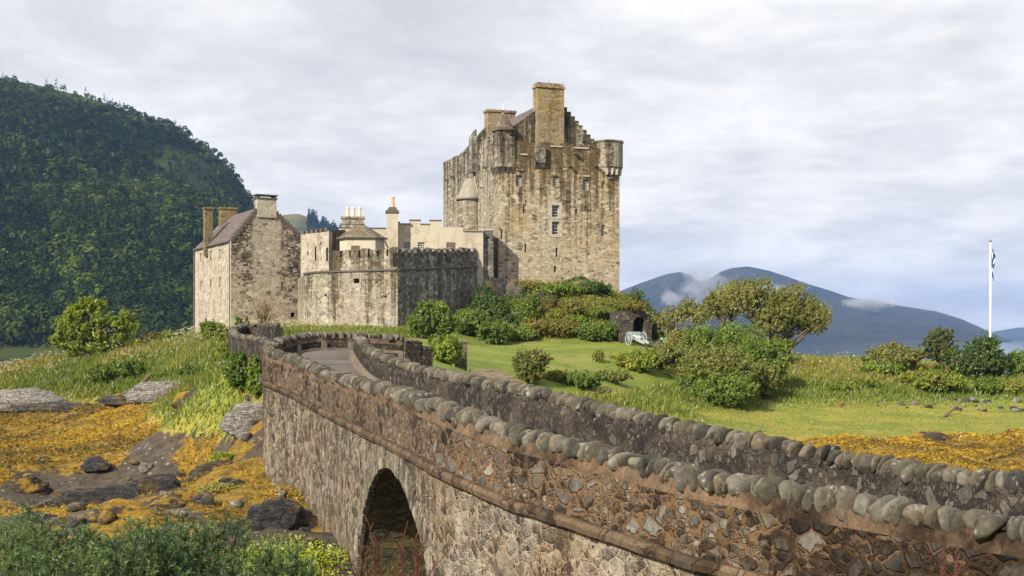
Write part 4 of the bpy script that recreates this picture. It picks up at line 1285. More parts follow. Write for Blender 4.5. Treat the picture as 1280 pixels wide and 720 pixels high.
    mb = MB(); mb.lathe((c.x, c.y), [(0.10, 21.85), (0.07, 22.15), (0.13, 22.25), (0.02, 22.42)], 8); mb.build('finial', M['white'], tr)
    # corner bartizan (open, corbelled)
    mb = MB()
    mb.box(K(-0.25, -0.25, 16.3), K.u * 1.75, K.v * 1.75, (0, 0, 2.4)); mb.box(K(-0.25, -0.25, 18.702), K.u * 0.6, K.v * 0.4, (0, 0, 0.9)); mb.box(K(0.9, -0.25, 18.702), K.u * 0.6, K.v * 0.4, (0, 0, 0.5))
    bz = mb.build('bartizan', M['keep_side'], root)
    mb = MB()
    for i in range(4):
        mb.prism([K(-0.2 + i * 0.5, -0.25, 16.29), K(-0.2 + i * 0.5, -0.02, 15.7), K(-0.2 + i * 0.5, 0.1, 16.29)], K.u * 0.25)
        mb.prism([K(-0.25, -0.15 + i * 0.5, 16.29), K(-0.02, -0.15 + i * 0.5, 15.7), K(0.1, -0.15 + i * 0.5, 16.29)], K.v * 0.25)
    mb.build('corbel', M['darktrim'], bz)
    # right bartizan
    c = K(Wd - 0.85, 0.75, 0)
    mb = MB(); mb.lathe((c.x, c.y), [(0.9, 15.7), (1.05, 16.2), (1.2, 16.35), (1.3, 16.75), (1.42, 16.85), (1.42, 19.25), (1.5, 19.3), (1.5, 19.45), (1.1, 19.45), (1.1, 18.6)], 22)
    b2 = mb.build('bartizan', M['keep_side'], root)
    mb = MB()
    for k in range(14):
        q = 2 * math.pi * k / 14
        mb.box((c.x + 1.12 * math.cos(q) - 0.1, c.y + 1.12 * math.sin(q) - 0.1, 16.1), (0.22, 0, 0), (0, 0.22, 0), (0.08 * math.cos(q), 0.08 * math.sin(q), 0.62))
    mb.build('corbel', M['trim'], b2)
    # box machicolation, spouts, window hood stains stand proud of the front
    u, z = s(674, 197)
    mb = MB(); mb.box(K(u - 0.5, -0.45, z - 0.5), K.u * 1.0, K.v * 0.44, (0, 0, 1.6)); mb.prism([K(u - 0.5, -0.45, z - 0.502), K(u - 0.5, -0.02, z - 1.1), K(u - 0.5, -0.02, z - 0.502)], K.u * 1.0)
    mb.build('machicolation', M['bastion_dark'], root)
    for px, py in ((711, 207), (641, 205), (718, 192), (744, 207)):
        u, z = s(px, py)
        mb = MB(); mb.box(K(u - 0.12, -0.55, z - 0.12), K.u * 0.24, K.v * 0.53, (0, 0, 0.22)); mb.build('water_spout', M['darktrim'], root)
    for px, py, w in ((655, 194, 9), (648.7, 213, 10), (733, 221, 9), (695, 184, 16), (726, 186, 20)):
        u, z = s(px, py)
        mb = MB(); mb.box(K(u - w * pxm / 2, -0.1, z), K.u * (w * pxm), K.v * 0.08, (0, 0, 0.14)); mb.build('ledge', M['trim'], root)
    for v, z in ((3.2, 16.6), (5.2, 17.0), (11.2, 17.2), (13.4, 17.0), (15.6, 16.9)):
        mb = MB(); mb.box(K(-0.45, v, z), K.u * 0.44, K.v * 0.24, (0, 0, 0.2)); mb.build('water_spout', M['darktrim'], root)
    v, z = K.ray(594, 196, u=0.0)
    mb = MB(); mb.box(K(-0.5, v - 0.5, z - 1.6), K.u * 0.49, K.v * 1.0, (0, 0, 3.4)); mb.prism([K(-0.5, v - 0.5, z + 1.802), K(-0.01, v - 0.5, z + 1.802), K(-0.01, v - 0.5, z + 2.7)], K.v * 1.0)
    mb.build('garderobe', M['bastion_dark'], root)
    # stair turret on the left wall
    v, _ = K.ray(589, 260, u=-0.3)
    c = K(-0.35, v, 0)
    mb = MB(); mb.lathe((c.x, c.y), [(1.28, 8.0), (1.28, 14.0)], 24)
    st = mb.build('stair_turret', M['turret'], root)
    mb = MB(); mb.lathe((c.x, c.y), [(1.45, 13.95), (1.45, 14.1), (0.55, 16.0), (0.35, 16.1)], 24); mb.build('cone_roof', M['lead'], st)
    mb = MB(); mb.lathe((c.x, c.y), [(1.49, 13.90), (1.49, 14.02)], 24); mb.build('gutter', M['pipe'], st)
    a = math.atan2(-1, 0.75)
    q = Vector((math.cos(a), math.sin(a), 0))
    mb = MB(); mb.tube([Vector((c.x, c.y, 8.5)) + q * 1.36, Vector((c.x, c.y, 13.9)) + q * 1.42, Vector((c.x, c.y, 16.2)) + q * 0.6], 0.06, 6); mb.build('drainpipe', M['palepipe'], st)
build_keep()


def build_house():
    K = Frame(289, 112, 30)
    Wd, Ln = 6.75, 12.7
    zb, ze, ze2 = -0.6, 9.3, 10.0
    root = thing('gabled_house', 'tall harled gabled house with slate roof at the left end of the castle', 'house', K(Wd / 2, Ln / 2, 0.8))
    nf, nl = -K.v, -K.u
    pm = 113 / F
    H1 = []
    for px, py, w, h in ((365, 338, 6.5, 11), (353, 358, 4, 11), (366, 393.5, 6, 6)):
        u, z = K.ray(px, py, v=0.0); H1.append((u, z, w * pm, h * pm))
    mb = MB()
    holed_wall(mb, K(0, 0, 0), K.u, Wd, zb, ze, nf, H1, 0.35)
    ap = 12.75
    mb.prism([K(0, 0, ze), K(Wd, 0, ze), K(Wd, 0, ze2), K(4.3, 0, ap - 0.6), K(2.5, 0, ap - 0.4)], K.v * 0.6)
    mb.quad(K(Wd, 0, zb), K(Wd, Ln, zb), K(Wd, Ln, ze), K(Wd, 0, ze)); mb.quad(K(0, Ln, zb), K(Wd, Ln, zb), K(Wd, Ln, ze), K(0, Ln, ze))
    mb.prism([K(0, Ln - 0.6, ze), K(Wd, Ln - 0.6, ze), K(Wd / 2, Ln - 0.6, ap)], K.v * 0.6)
    mb.build('gable_wall', M['house'], root)
    window(root, K(0, 0, 0), K.u, nf, H1[0], 0.35, (2, 3)); window(root, K(0, 0, 0), K.u, nf, H1[1], 0.35, (1, 3)); window(root, K(0, 0, 0), K.u, nf, H1[2], 0.35, frame=False, name='vent')
    H2 = []
    for px, py in ((251, 322), (263.5, 319.5), (275, 317.5), (251, 357), (263.5, 355), (275, 353)):
        v, z = K.ray(px, py, u=0.0); H2.append((v, z, 0.62, 0.92))
    mb = MB(); holed_wall(mb, K(0, 0, 0), K.v, Ln, zb, ze, nl, H2, 0.3)
    mb.build('side_wall', M['harl'], root)
    for h in H2: window(root, K(0, 0, 0), K.v, nl, h, 0.3, (1, 2))
    # stepped, blackened skews on the gable
    for side in (0, 1):
        mb = MB()
        for k in range(9):
            t = k / 9
            if side == 0: u, z, e = t * 2.5, ze + t * (ap - 0.4 - ze), 0.0
            else: u, z, e = Wd - t * (Wd - 4.3) - 0.30, ze2 + t * (ap - 0.6 - ze2), 0.05
            mb.box(K(u, -0.06, z - 0.1), K.u * 0.31, K.v * 0.72, (0, 0, 0.5 - e))
        mb.build('skew_stones', M['darktrim'], root)
    # chimney stack
    mb = MB(); mb.box(K(2.5, -0.12, 11.602), K.u * 1.85, K.v * 1.0, (0, 0, 1.75))
    ch = mb.build('chimney', M['harl'], root)
    mb = MB(); mb.box(K(2.4, -0.2, 13.354), K.u * 2.05, K.v * 1.16, (0, 0, 0.12)); mb.box(K(2.5, -0.1, 13.476), K.u * 0.25, K.v * 0.9, (0, 0, 0.2)); mb.box(K(4.1, -0.1, 13.476), K.u * 0.25, K.v * 0.9, (0, 0, 0.2))
    mb.box(K(2.35, -0.2, 13.678), K.u * 2.15, K.v * 1.16, (0, 0, 0.1)); mb.build('chimney_cap', M['darktrim'], ch)
    # roof
    mb = MB(); mb.prism([K(-0.2, 0.62, ze - 0.1), K(Wd / 2, 0.62, ap), K(Wd + 0.2, 0.62, ze - 0.1), K(Wd / 2, 0.62, ap - 0.25)], K.v * (Ln - 1.24)); mb.build('roof', M['slate'], root)
    # two stacks at the far end, one at the eaves and one on the ridge
    mo = M['house_chim']
    v, z = K.ray(261, 262, u=0.0)
    for px0, px1, u in ((255, 268, 0.1), (273.5, 299, 3.0)):
        d0 = K(u, 10.8, 0)
        w = (px1 - px0) * d0.y / F * (0.72 if u < 1 else 0.8)
        c, zt = K.ray((px0 + px1) / 2, 259, u=u)
        zbse = 9.3 if u < 1 else 11.4
        b = K(u, c, 0)
        ax = Vector((0.94, 0.34, 0)) if u > 1 else K.u
        mb = MB(); mb.box(b - ax * w / 2 + Vector((0, 0, zbse - 1)), ax * w, K.v * 0.8, (0, 0, zt - zbse + 0.8)); mb.box(b - ax * (w / 2 + 0.1) - K.v * 0.1 + Vector((0, 0, zt - 0.198)), ax * (w + 0.2), K.v * 1.0, (0, 0, 0.2))
        mb.build('chimney', mo, root)
    for v in (0.25, Ln - 0.2):
        mb = MB(); mb.tube([K(-0.09, v, 0), K(-0.09, v, ze - 0.1)], 0.07, 6); mb.build('drainpipe', M['pipe'], root)
    mb = MB(); mb.box(K(-0.05, 0.02, zb), K.u * 0.048, K.v * 0.16, (0, 0, ze - zb - 0.1)); mb.box(K(-0.05, 0.36, zb), K.u * 0.048, K.v * 0.45, (0, 0, ze - zb - 0.1)); mb.build('corner_band', M['trim'], root)
    mb = MB(); mb.box(K(-0.25, 0.3, ze - 0.12), K.u * 0.12, K.v * (Ln - 0.6), (0, 0, 0.12)); mb.build('gutter', M['pipe'], root)
build_house()


def build_bastion():
    """the many-sided outer wall in front, with its crenellated parapet"""
    A, B, C, D = P(380, 338, 104), P(396, 336, 101.5), P(497, 339, 98), P(604, 339, 111)
    E, Fp = P(372, 338, 112), P(590, 339, 118)
    zs, zsD = 5.68, 6.75
    root = thing('bastion_wall', 'many-sided crenellated bastion wall in front of the cream house', 'wall', (C.x - 3, C.y + 4, 0.4))
    zb = -1.5
    dn = lambda p, z: Vector((p.x, p.y, z))
    holes_bc = []
    bc = dn(C, 0) - dn(B, 0); L = bc.length; a = bc.normalized(); nrm = Vector((a.y, -a.x, 0))
    fr = Frame(640, 1, 0); fr.o = dn(B, 0); fr.u = a; fr.v = -nrm
    pm = 99.5 / F
    for px, py, w, h in ((445.5, 351, 8, 6), (407, 369, 3.2, 3.2), (482, 370.5, 3.2, 3)):
        u, z = fr.ray(px, py, v=0.0); holes_bc.append((u, z, w * pm, h * pm))
    mb = MB()
    holed_wall(mb, dn(B, 0), a, L, zb, zs, nrm, holes_bc, 0.5)
    mb.quad(dn(A, zb), dn(B, zb), dn(B, zs), dn(A, zs)); mb.quad(dn(E, zb), dn(A, zb), dn(A, zs), dn(E, zs))
    mb.poly([dn(p, zs - 0.05) for p in (A, B, C, D, Fp, E)])
    mb.build('front_wall', M['bastion'], root)
    window(root, dn(B, 0), a, nrm, holes_bc[0], 0.5, (3, 0), frame=False, name='gun_loop')
    for h in holes_bc[1:]: window(root, dn(B, 0), a, nrm, h, 0.5, frame=False, name='put_hole')
    mb = MB()
    mb.quad(dn(C, zb), dn(D, zb), dn(D, zsD), dn(C, zs))
    mb.quad(dn(D, zb), dn(Fp, zb), dn(Fp, zsD), dn(D, zsD))
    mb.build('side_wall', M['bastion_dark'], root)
    # string course
    mb = MB()
    for p, q, e0, e1 in ((A, B, 0, 0), (B, C, 0.002, 0.1), (C, D, 0.102, 0)):
        d = (dn(q, 0) - dn(p, 0)); dl = d.length; d.normalize(); n = Vector((d.y, -d.x, 0))
        rise = Vector((0, 0, (zsD - zs) if q is D else 0))
        mb.box(dn(p, zs) + d * e0, d * (dl - e0 - e1) + rise, n * 0.12, (0, 0, 0.14))
    mb.build('string_course', M['darktrim'], root)
    # parapet: low wall, then merlons of uneven height
    def parapet(p, q, base, top, n, mat, w0=0.62, th=0.45, skip=(), rise=0.0):
        d = (dn(q, 0) - dn(p, 0)); dl = d.length; d.normalize(); nn = Vector((-d.y, d.x, 0))
        mb = MB(); mb.box(dn(p, zs + 0.142), d * dl + Vector((0, 0, rise)), nn * th, (0, 0, base)); mb.build('parapet', mat, root)
        st = dl / n
        for i in range(n):
            if i in skip: continue
            mb = MB(); hh = top + rnd.uniform(-0.08, 0.1) + rise * (i + 0.5) / n
            mb.box(dn(p, zs + 0.144 + base) + d * (i * st + 0.01) + nn * 0.01, d * (st * w0), nn * (th - 0.02), (0, 0, hh))
            mb.prism([dn(p, zs + 0.146 + base + hh) + d * (i * st - 0.02), dn(p, zs + 0.146 + base + hh) + d * (i * st - 0.02) + nn * th, dn(p, zs + 0.146 + base + hh + 0.12) + d * (i * st - 0.02) + nn * th / 2], d * (st * w0 + 0.06))
            mb.build('merlon', mat, root)
    G = B + (C - B) * 0.2
    parapet(G, C, 1.05, 0.55, 7, M['bastion'], 0.80, skip=())
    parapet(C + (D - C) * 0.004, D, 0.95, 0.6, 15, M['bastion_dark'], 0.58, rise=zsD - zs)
    u, z = fr.ray(494, 325, v=0.0)
    mb = MB(); mb.box(fr.o + a * (u - 0.22) + nrm * 0.015 + Vector((0, 0, z - 0.55)), a * 0.42, nrm * 0.02, (0, 0, 1.15)); mb.build('loop_slot', M['hole'], root)
    # square stair block that closes the wall against the keep
    p0 = P(601, 339, 110.5)
    r2 = thing('wall_tower', 'narrow dark square tower block between bastion wall and keep', 'tower', (p0.x, p0.y, 1))
    zt = (HZ - 288) / F * 110.5
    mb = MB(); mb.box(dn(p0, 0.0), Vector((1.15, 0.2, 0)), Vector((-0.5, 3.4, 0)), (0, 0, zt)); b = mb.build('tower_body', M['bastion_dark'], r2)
    mb = MB(); mb.box(dn(p0, zt + 0.002) + Vector((-0.08, -0.08, 0)), Vector((1.3, 0.2, 0)), Vector((-0.5, 3.5, 0)), (0, 0, 0.14)); mb.build('cap', M['trim'], r2)
build_bastion()


def build_range():
    """pale rubble wall beside the house, cream wing with polygonal bay, chimneys"""
    # pale upper wall (376..432)
    r = thing('rubble_range', 'pale patchy rubble wall between the gabled house and the cream wing', 'wall', tuple(P(392, 425, 113)))
    mb = MB()
    a, b, c = P(376, 293, 113), P(411, 288, 108.5), P(432, 279, 112)
    for p, q in ((a, b),):
        d = Vector((q.x - p.x, q.y - p.y, 0)); 
        mb.prism([(p.x, p.y, -1), (q.x, q.y, -1), (q.x, q.y, q.z - 0.1), (p.x, p.y, p.z)], (0.25, 0.55, 0))
    mb.build('wall_body', M['harl'], r)
    mb = MB()
    mb.prism([(b.x + 0.01, b.y + 0.02, 0), (c.x, c.y, 0), (c.x, c.y, c.z - 0.6), (b.x + 0.01, b.y + 0.02, b.z)], (-0.3, 0.5, 0))
    mb.build('return_wall', M['bastion'], r)
    d = Vector((b.x - a.x, b.y - a.y, 0)); n = 6
    mb = MB()
    for i in range(n):
        o = a + (b - a) * (i / n); o.z -= 0.02
        mb.box(o, d / n * 0.62, (0.12, 0.4, 0), (0, 0, 0.32))
    mb.build('coping', M['darktrim'], r)
    nr = Vector((d.y, -d.x, 0)).normalized()
    for px, py, w, h in ((394, 317, 0.3, 1.3), (408, 318, 0.35, 1.2), (385, 317, 0.18, 0.3), (401, 304, 0.2, 0.25)):
        t = (px - 376) / 35.0
        o = a + (b - a) * t
        z = -(py - HZ) / F * o.y
        mb = MB(); mb.box(Vector((o.x, o.y, z - h / 2)) + nr * 0.012, d.normalized() * w, nr * 0.015, (0, 0, h)); mb.build('opening', M['hole'], r)
    # cream wing
    K = Frame(484, 112, 8)
    root = thing('cream_wing', 'cream rendered castle wing with crenellated top and chimneys', 'building', K(5, 4, 3))
    pm = 112 / F
    zt = K.ray(500, 285, v=0)[1]
    u1 = K.ray(552, 300, v=0)[0]
    hs = []
    for px in (508, 526.5):
        u, z = K.ray(px, 308, v=0); hs.append((u, z, 8.5 * pm, 10.5 * pm))
    mb = MB(); holed_wall(mb, K(0, 0, 0), K.u, u1, 3, zt, -K.v, hs, 0.25)
    mb.quad(K(u1, 0, 3), K(u1, 5, 3), K(u1, 5, zt), K(u1, 0, zt)); mb.quad(K(0, 0, zt - 0.3), K(u1, 0, zt - 0.3), K(u1, 5, zt - 0.3), K(0, 5, zt - 0.3))
    mb.box(K(-4.5, 1.0, 3), K.u * 4.48, K.v * 4, (0, 0, zt - 3.0))
    mb.build('wall', M['cream'], root)
    for h in hs: window(root, K(0, 0, 0), K.u, -K.v, h, 0.25, (2, 3))
    mb = MB()
    tops = []
    for x0, x1, dz in ((500, 512, 0.35), (512.2, 526, 0.72), (526.2, 537, 0.35), (537.2, 552, 0.72), (484, 499.8, 0.5)):
        a0, a1 = K.ray(x0, 285, v=0)[0], K.ray(x1, 285, v=0)[0]
        mb.box(K(a0, 0.004, zt), K.u * (a1 - a0), K.v * 0.4, (0, 0, dz)); tops.append((a0, a1, dz))
    mb.build('parapet', M['cream'], root)
    mb = MB()
    for a0, a1, dz in tops: mb.box(K(a0 - 0.04, -0.06, zt + dz + 0.002), K.u * (a1 - a0 + 0.06), K.v * 0.52, (0, 0, 0.09))
    mb.box(K(-4.6, 0.95, zt + 0.002), K.u * 4.55, K.v * 4.1, (0, 0, 0.1))
    mb.build('coping', M['darktrim'], root)
    # lower block to the right
    K2 = Frame(550, 109.5, 8)
    z2 = K2.ray(575, 289, v=0)[1]
    w2 = K2.ray(604, 300, v=0)[0]
    mb = MB(); mb.box(K2(0, 0, 3), K2.u * w2, K2.v * 4.5, (0, 0, z2 - 3)); mb.box(K2(0.0, 0.004, z2 + 0.002), K2.u * 2.1, K2.v * 0.35, (0, 0, 0.35)); lb = mb.build('low_block', M['cream'], root)
    mb = MB(); mb.box(K2(2.15, -0.12, z2 + 0.004), K2.u * (w2 - 2.1), K2.v * 3.6, (0, 0, 0.1)); mb.build('flat_roof', M['lead'], lb)
    u, z = K2.ray(563.5, 309, v=0)
    mb = MB(); mb.box(K2(u - 0.4, -0.025, z - 0.5), K2.u * 0.8, K2.v * 0.02, (0, 0, 0.95)); mb.build('shuttered_opening', M['brown_door'], lb)
    # polygonal bay with hipped slab roof
    c = P(453, 300, 108)
    z0, ze, zr = 2.5, (HZ - 297) / F * 106.5, (HZ - 281) / F * 108
    pts = [Vector((c.x + 2.05 * math.cos(R(q)), c.y + 1.75 * math.sin(R(q)), 0)) for q in (-165, -125, -50, -10, 60, 120)]
    mb = MB(); mb.prism([p + Vector((0, 0, z0)) for p in pts], (0, 0, ze - z0)); bay = mb.build('bay', M['cream'], root)
    mb = MB()
    e = [Vector((c.x + (p.x - c.x) * 1.13, c.y + (p.y - c.y) * 1.13, ze)) for p in pts]
    t0, t1 = Vector((c.x - 0.65, c.y + 0.2, zr)), Vector((c.x + 0.2, c.y + 0.2, zr))
    for i in range(len(e)):
        p, q = e[i], e[(i + 1) % len(e)]
        tp_, tq = (t0 if p.x < c.x else t1), (t0 if q.x < c.x else t1)
        if tp_ is tq: mb.poly([p, q, tq])
        else: mb.poly([p, q, tq, tp_])
    mb.poly(e[::-1])
    mb.build('bay_roof', M['cone'], bay)
    mb = MB()
    for i in range(len(e)): mb.tube([e[i], e[(i + 1) % len(e)]], 0.07, 5)
    mb.build('gutter', M['pipe'], bay)
    o = Vector((pts[1].x, pts[1].y, 0)); a = (pts[2] - pts[1]).normalized(); nn = Vector((a.y, -a.x, 0))
    mb = MB(); mb.box(o + a * 0.35 + nn * 0.012 + Vector((0, 0, ze - 1.9)), a * 0.75, nn * 0.02, (0, 0, 1.2)); mb.build('shuttered_opening', M['brown_door'], bay)
    # chimneys
    c = P(441.5, 279, 113)
    zt = (HZ - 271) / F * 113
    mb = MB(); mb.box(c + Vector((-1.0, -0.4, -3)), (2.0, 0.2, 0), (-0.1, 0.8, 0), (0, 0, zt - c.z + 2.8)); mb.box(Vector((c.x - 1.12, c.y - 0.5, zt - 0.198)), (2.24, 0.2, 0), (-0.1, 1.0, 0), (0, 0, 0.2)); mb.box(Vector((c.x - 1.08, c.y - 0.46, zt - 0.72)), (2.16, 0.2, 0), (-0.1, 0.9, 0), (0, 0, 0.14))
    ch = mb.build('chimney', M['keep_side'], root)
    for px in (434.5, 441.5, 449.5):
        q = P(px, 270, 113.1)
        mb = MB(); mb.lathe((q.x, q.y), [(0.17, zt), (0.15, zt + 0.75), (0.19, zt + 0.78), (0.18, zt + 0.88)], 10); mb.build('chimney_pot', M['potpale'], ch)
    c = P(491, 280, 111.2)
    zt = (HZ - 266.5) / F * 111.2
    mb = MB(); mb.box(Vector((c.x - 0.5, c.y - 0.4, 4)), (1.0, 0.14, 0), (-0.1, 0.75, 0), (0, 0, zt - 4)); mb.box(Vector((c.x - 1.0, c.y - 0.3, 4)), (0.48, 0.07, 0), (-0.1, 0.7, 0), (0, 0, 5.7))
    ch = mb.build('chimney', M['cream'], root)
    mb = MB(); mb.box(Vector((c.x - 0.62, c.y - 0.52, zt + 0.002)), (1.24, 0.17, 0), (-0.13, 1.0, 0), (0, 0, 0.22)); mb.prism([Vector((c.x - 0.5, c.y - 0.42, zt + 0.224)), Vector((c.x + 0.5, c.y - 0.28, zt + 0.224)), Vector((c.x + 0.3, c.y - 0.3, zt + 0.55)), Vector((c.x - 0.3, c.y - 0.38, zt + 0.55))], (-0.08, 0.7, 0)); mb.build('chimney_cap', M['darktrim'], ch)
    mb = MB(); mb.lathe((c.x, c.y), [(0.17, zt + 0.5), (0.15, zt + 1.35), (0.19, zt + 1.4), (0.18, zt + 1.5)], 10); mb.build('chimney_pot', M['pot'], ch)
    u, z = K.ray(487, 303, v=0)
    mb = MB(); mb.tube([P(478, 298.5, 107.2), P(481, 301, 107.2), P(483, 306, 107.2), P(486, 311, 107.2)], 0.1, 6); mb.build('drainpipe', M['pipe'], root)
build_range()


def build_ruin():
    """remnant of an outwork with an arched doorway, to the right of the crag"""
    o = P(775, 428, 98.5)
    root = thing('ruined_wall', 'ruined dark stone outwork with a round-headed doorway behind the cannon', 'ruin', tuple(o))
    zt = (HZ - 387) / F * 98.5
    u, v = Vector((0.94, 0.34, 0)), Vector((-0.34, 0.94, 0))
    bm = M['bastion_dark']
    z0 = -1.0
    mb = MB(); mb.box(Vector((o.x, o.y, z0)), u * 1.2, v * 2.0, (0, 0, zt - z0 - 0.1)); mb.box(Vector((o.x, o.y, z0)) + u * 2.35, u * 0.55, v * 1.6, (0, 0, zt - z0 - 0.35))
    pts = []
    for k in range(9):
        q = math.pi * k / 8
        pts.append(Vector((o.x, o.y, 1.35)) + u * (1.775 - 0.573 * math.cos(q)) + Vector((0, 0, 0.573 * math.sin(q))))
    top = [Vector((o.x, o.y, zt - 0.15)) + u * 2.348, Vector((o.x, o.y, zt + 0.05)) + u * 1.75, Vector((o.x, o.y, zt - 0.1)) + u * 1.202]
    mb.prism(pts + top, v * 1.5)
    mb.build('wall_body', M['mat_ruin'], root)
    mb = MB(); mb.box(Vector((o.x, o.y, z0)) + u * 1.21 + v * 1.1, u * 1.13, v * 0.1, (0, 0, 2.2 - z0)); mb.build('doorway_back', M['hole'], root)
M['mat_ruin'] = stone('ruin_stone', [(0.035, 0.032, 0.028), (0.09, 0.08, 0.066), (0.06, 0.054, 0.045), (0.17, 0.145, 0.115)], (0.07, 0.06, 0.046), 2.6, 1.7, 0.06, bdist=0.06)
build_ruin()


def build_pillar():
    a = P(577, 424, 62)
    root = thing('gate_pillar', 'square rubble gate pillar at the edge of the lawn', 'pillar', (a.x, a.y, a.z - 1.9))
    mt = bpy.data.materials['brown_rubble_453']
    mb = MB(); mb.box((a.x - 0.35, a.y - 0.3, a.z - 2.1), (0.62, 0, 0), (0, 0.6, 0), (0, 0, 1.95)); mb.build('shaft', mt, root)
    mb = MB(); mb.box((a.x - 0.4, a.y - 0.36, a.z - 0.148), (0.72, 0, 0), (0, 0.72, 0), (0, 0, 0.15)); mb.build('cap', M['stepstone'], root)
    # steps from the lawn down to the path
    b = P(588, 462, 60)
    root = thing('stone_steps', 'short flight of worn stone steps beside the gate pillar', 'steps', (b.x, b.y, b.z - 0.6))
    for k in range(4):
        mb = MB(); mb.box((b.x + 0.02 + k * 0.42, b.y - k * 0.25, b.z - 0.16 * k - 0.5), (1.5 - k * 0.1, 0.1, 0), (-0.1, 0.6, 0), (0, 0, 0.5)); mb.build('step', M['stepstone'], root, bevel=0.02)
build_pillar()


# ------------------------------------------------------------------ vegetation
PAL = {
    'fresh': [(0.142, 0.224, 0.024), (0.201, 0.271, 0.029), (0.106, 0.177, 0.021), (0.26, 0.307, 0.035)],
    'lime': [(0.22, 0.28, 0.02), (0.3, 0.33, 0.025), (0.16, 0.23, 0.018), (0.13, 0.19, 0.018)],
    'mid': [(0.104, 0.177, 0.022), (0.146, 0.22, 0.027), (0.079, 0.14, 0.02), (0.177, 0.226, 0.03)],
    'dark': [(0.048, 0.096, 0.019), (0.074, 0.126, 0.024), (0.055, 0.106, 0.024), (0.096, 0.142, 0.024)],
    'olive': [(0.15, 0.175, 0.036), (0.19, 0.205, 0.042), (0.115, 0.14, 0.028), (0.205, 0.195, 0.052)],
    'willow': [(0.2, 0.215, 0.045), (0.25, 0.25, 0.05), (0.15, 0.175, 0.035), (0.27, 0.25, 0.07)],
    'rust': [(0.2, 0.15, 0.03), (0.17, 0.17, 0.03), (0.12, 0.15, 0.02), (0.25, 0.185, 0.035)],
    'bracken': [(0.161, 0.23, 0.021), (0.23, 0.276, 0.025), (0.115, 0.172, 0.017), (0.253, 0.23, 0.034)],
    'gorse': [(0.056, 0.098, 0.036), (0.076, 0.126, 0.042), (0.042, 0.078, 0.03), (0.105, 0.155, 0.045)],
    'umbel': [(0.38, 0.34, 0.2), (0.46, 0.42, 0.29)],
}


def crown_leaves(blobs, n_clump, per, leaf, pal, clump_r=0.28, out=0.5, upb=0.35, droop=0.0, up=0.55):
    """leaf faces set along short shoots that fill some ellipsoids (centre, radii) unevenly"""
    blobs = [(np.array(c, float), np.array(r, float)) for c, r in blobs]
    vol = np.array([np.prod(r) ** 0.8 for _, r in blobs]); vol /= vol.sum()
    ctrs, nrms, cols = [], [], []
    pal = np.array(pal)
    which = rng.choice(len(blobs), n_clump, p=vol)
    tint = [pal[rng.integers(0, len(pal))] for _ in blobs]
    for i in which:
        c, r = blobs[i]
        u = rng.normal(size=3); u /= np.linalg.norm(u)
        rad = rng.uniform(0.12, 1.0) ** 0.42 * rng.uniform(0.80, 1.06)
        cc = c + u * r * rad
        if cc[2] < c[2] - r[2] * 0.95: continue
        cr = clump_r * rng.uniform(0.5, 1.5) * r.mean()
        m = int(per * rng.uniform(0.5, 1.5))
        ax = u * 0.55 + np.array([0, 0, up - droop]) + rng.normal(size=3) * 0.40
        if rng.random() < 0.10:
            cr *= 1.9; m = int(m * 0.6) + 1; ax = ax + np.array([0, 0, 0.5])
        ax /= np.linalg.norm(ax)
        w = rng.normal(size=(m, 3)); w /= np.linalg.norm(w, axis=1, keepdims=True)
        tt = rng.random((m, 1))
        w *= rng.random((m, 1)) ** 0.5 * (1.0 - 0.65 * tt)
        ctrs.append(cc + ax * (tt * 2.2 - 0.9) * cr + w * cr * 0.75)
        nrms.append(w * 0.9 + u * out + np.array([0, 0, upb]) + rng.normal(size=(m, 3)) * 0.5)
        base = (pal[rng.integers(0, len(pal))] * 0.6 + tint[i] * 0.4) * rng.uniform(0.78, 1.25)
        cols.append(base * rng.uniform(0.7, 1.35, (m, 1)) * (1 + rng.normal(size=(m, 3)) * 0.07))
    return np.vstack(ctrs), np.vstack(nrms), np.clip(np.vstack(cols), 0.004, 0.9)


def leaves_obj(name, ctr, nrm, cols, leaf, mat, parent=None, base=None, aspect=0.55):
    size = leaf * rng.uniform(0.65, 1.35, len(ctr))
    vs, fs = leaf_quads(ctr, nrm, size, aspect)
    return np_mesh(name, vs, fs, mat, parent, cols, base=base)


def limb_path(a, b, wob, n=5):
    a, b = np.array(a, float), np.array(b, float)
    t = np.linspace(0, 1, n)[:, None]
    p = a + (b - a) * t
    p[1:-1] += rng.normal(size=(n - 2, 3)) * wob
    return p


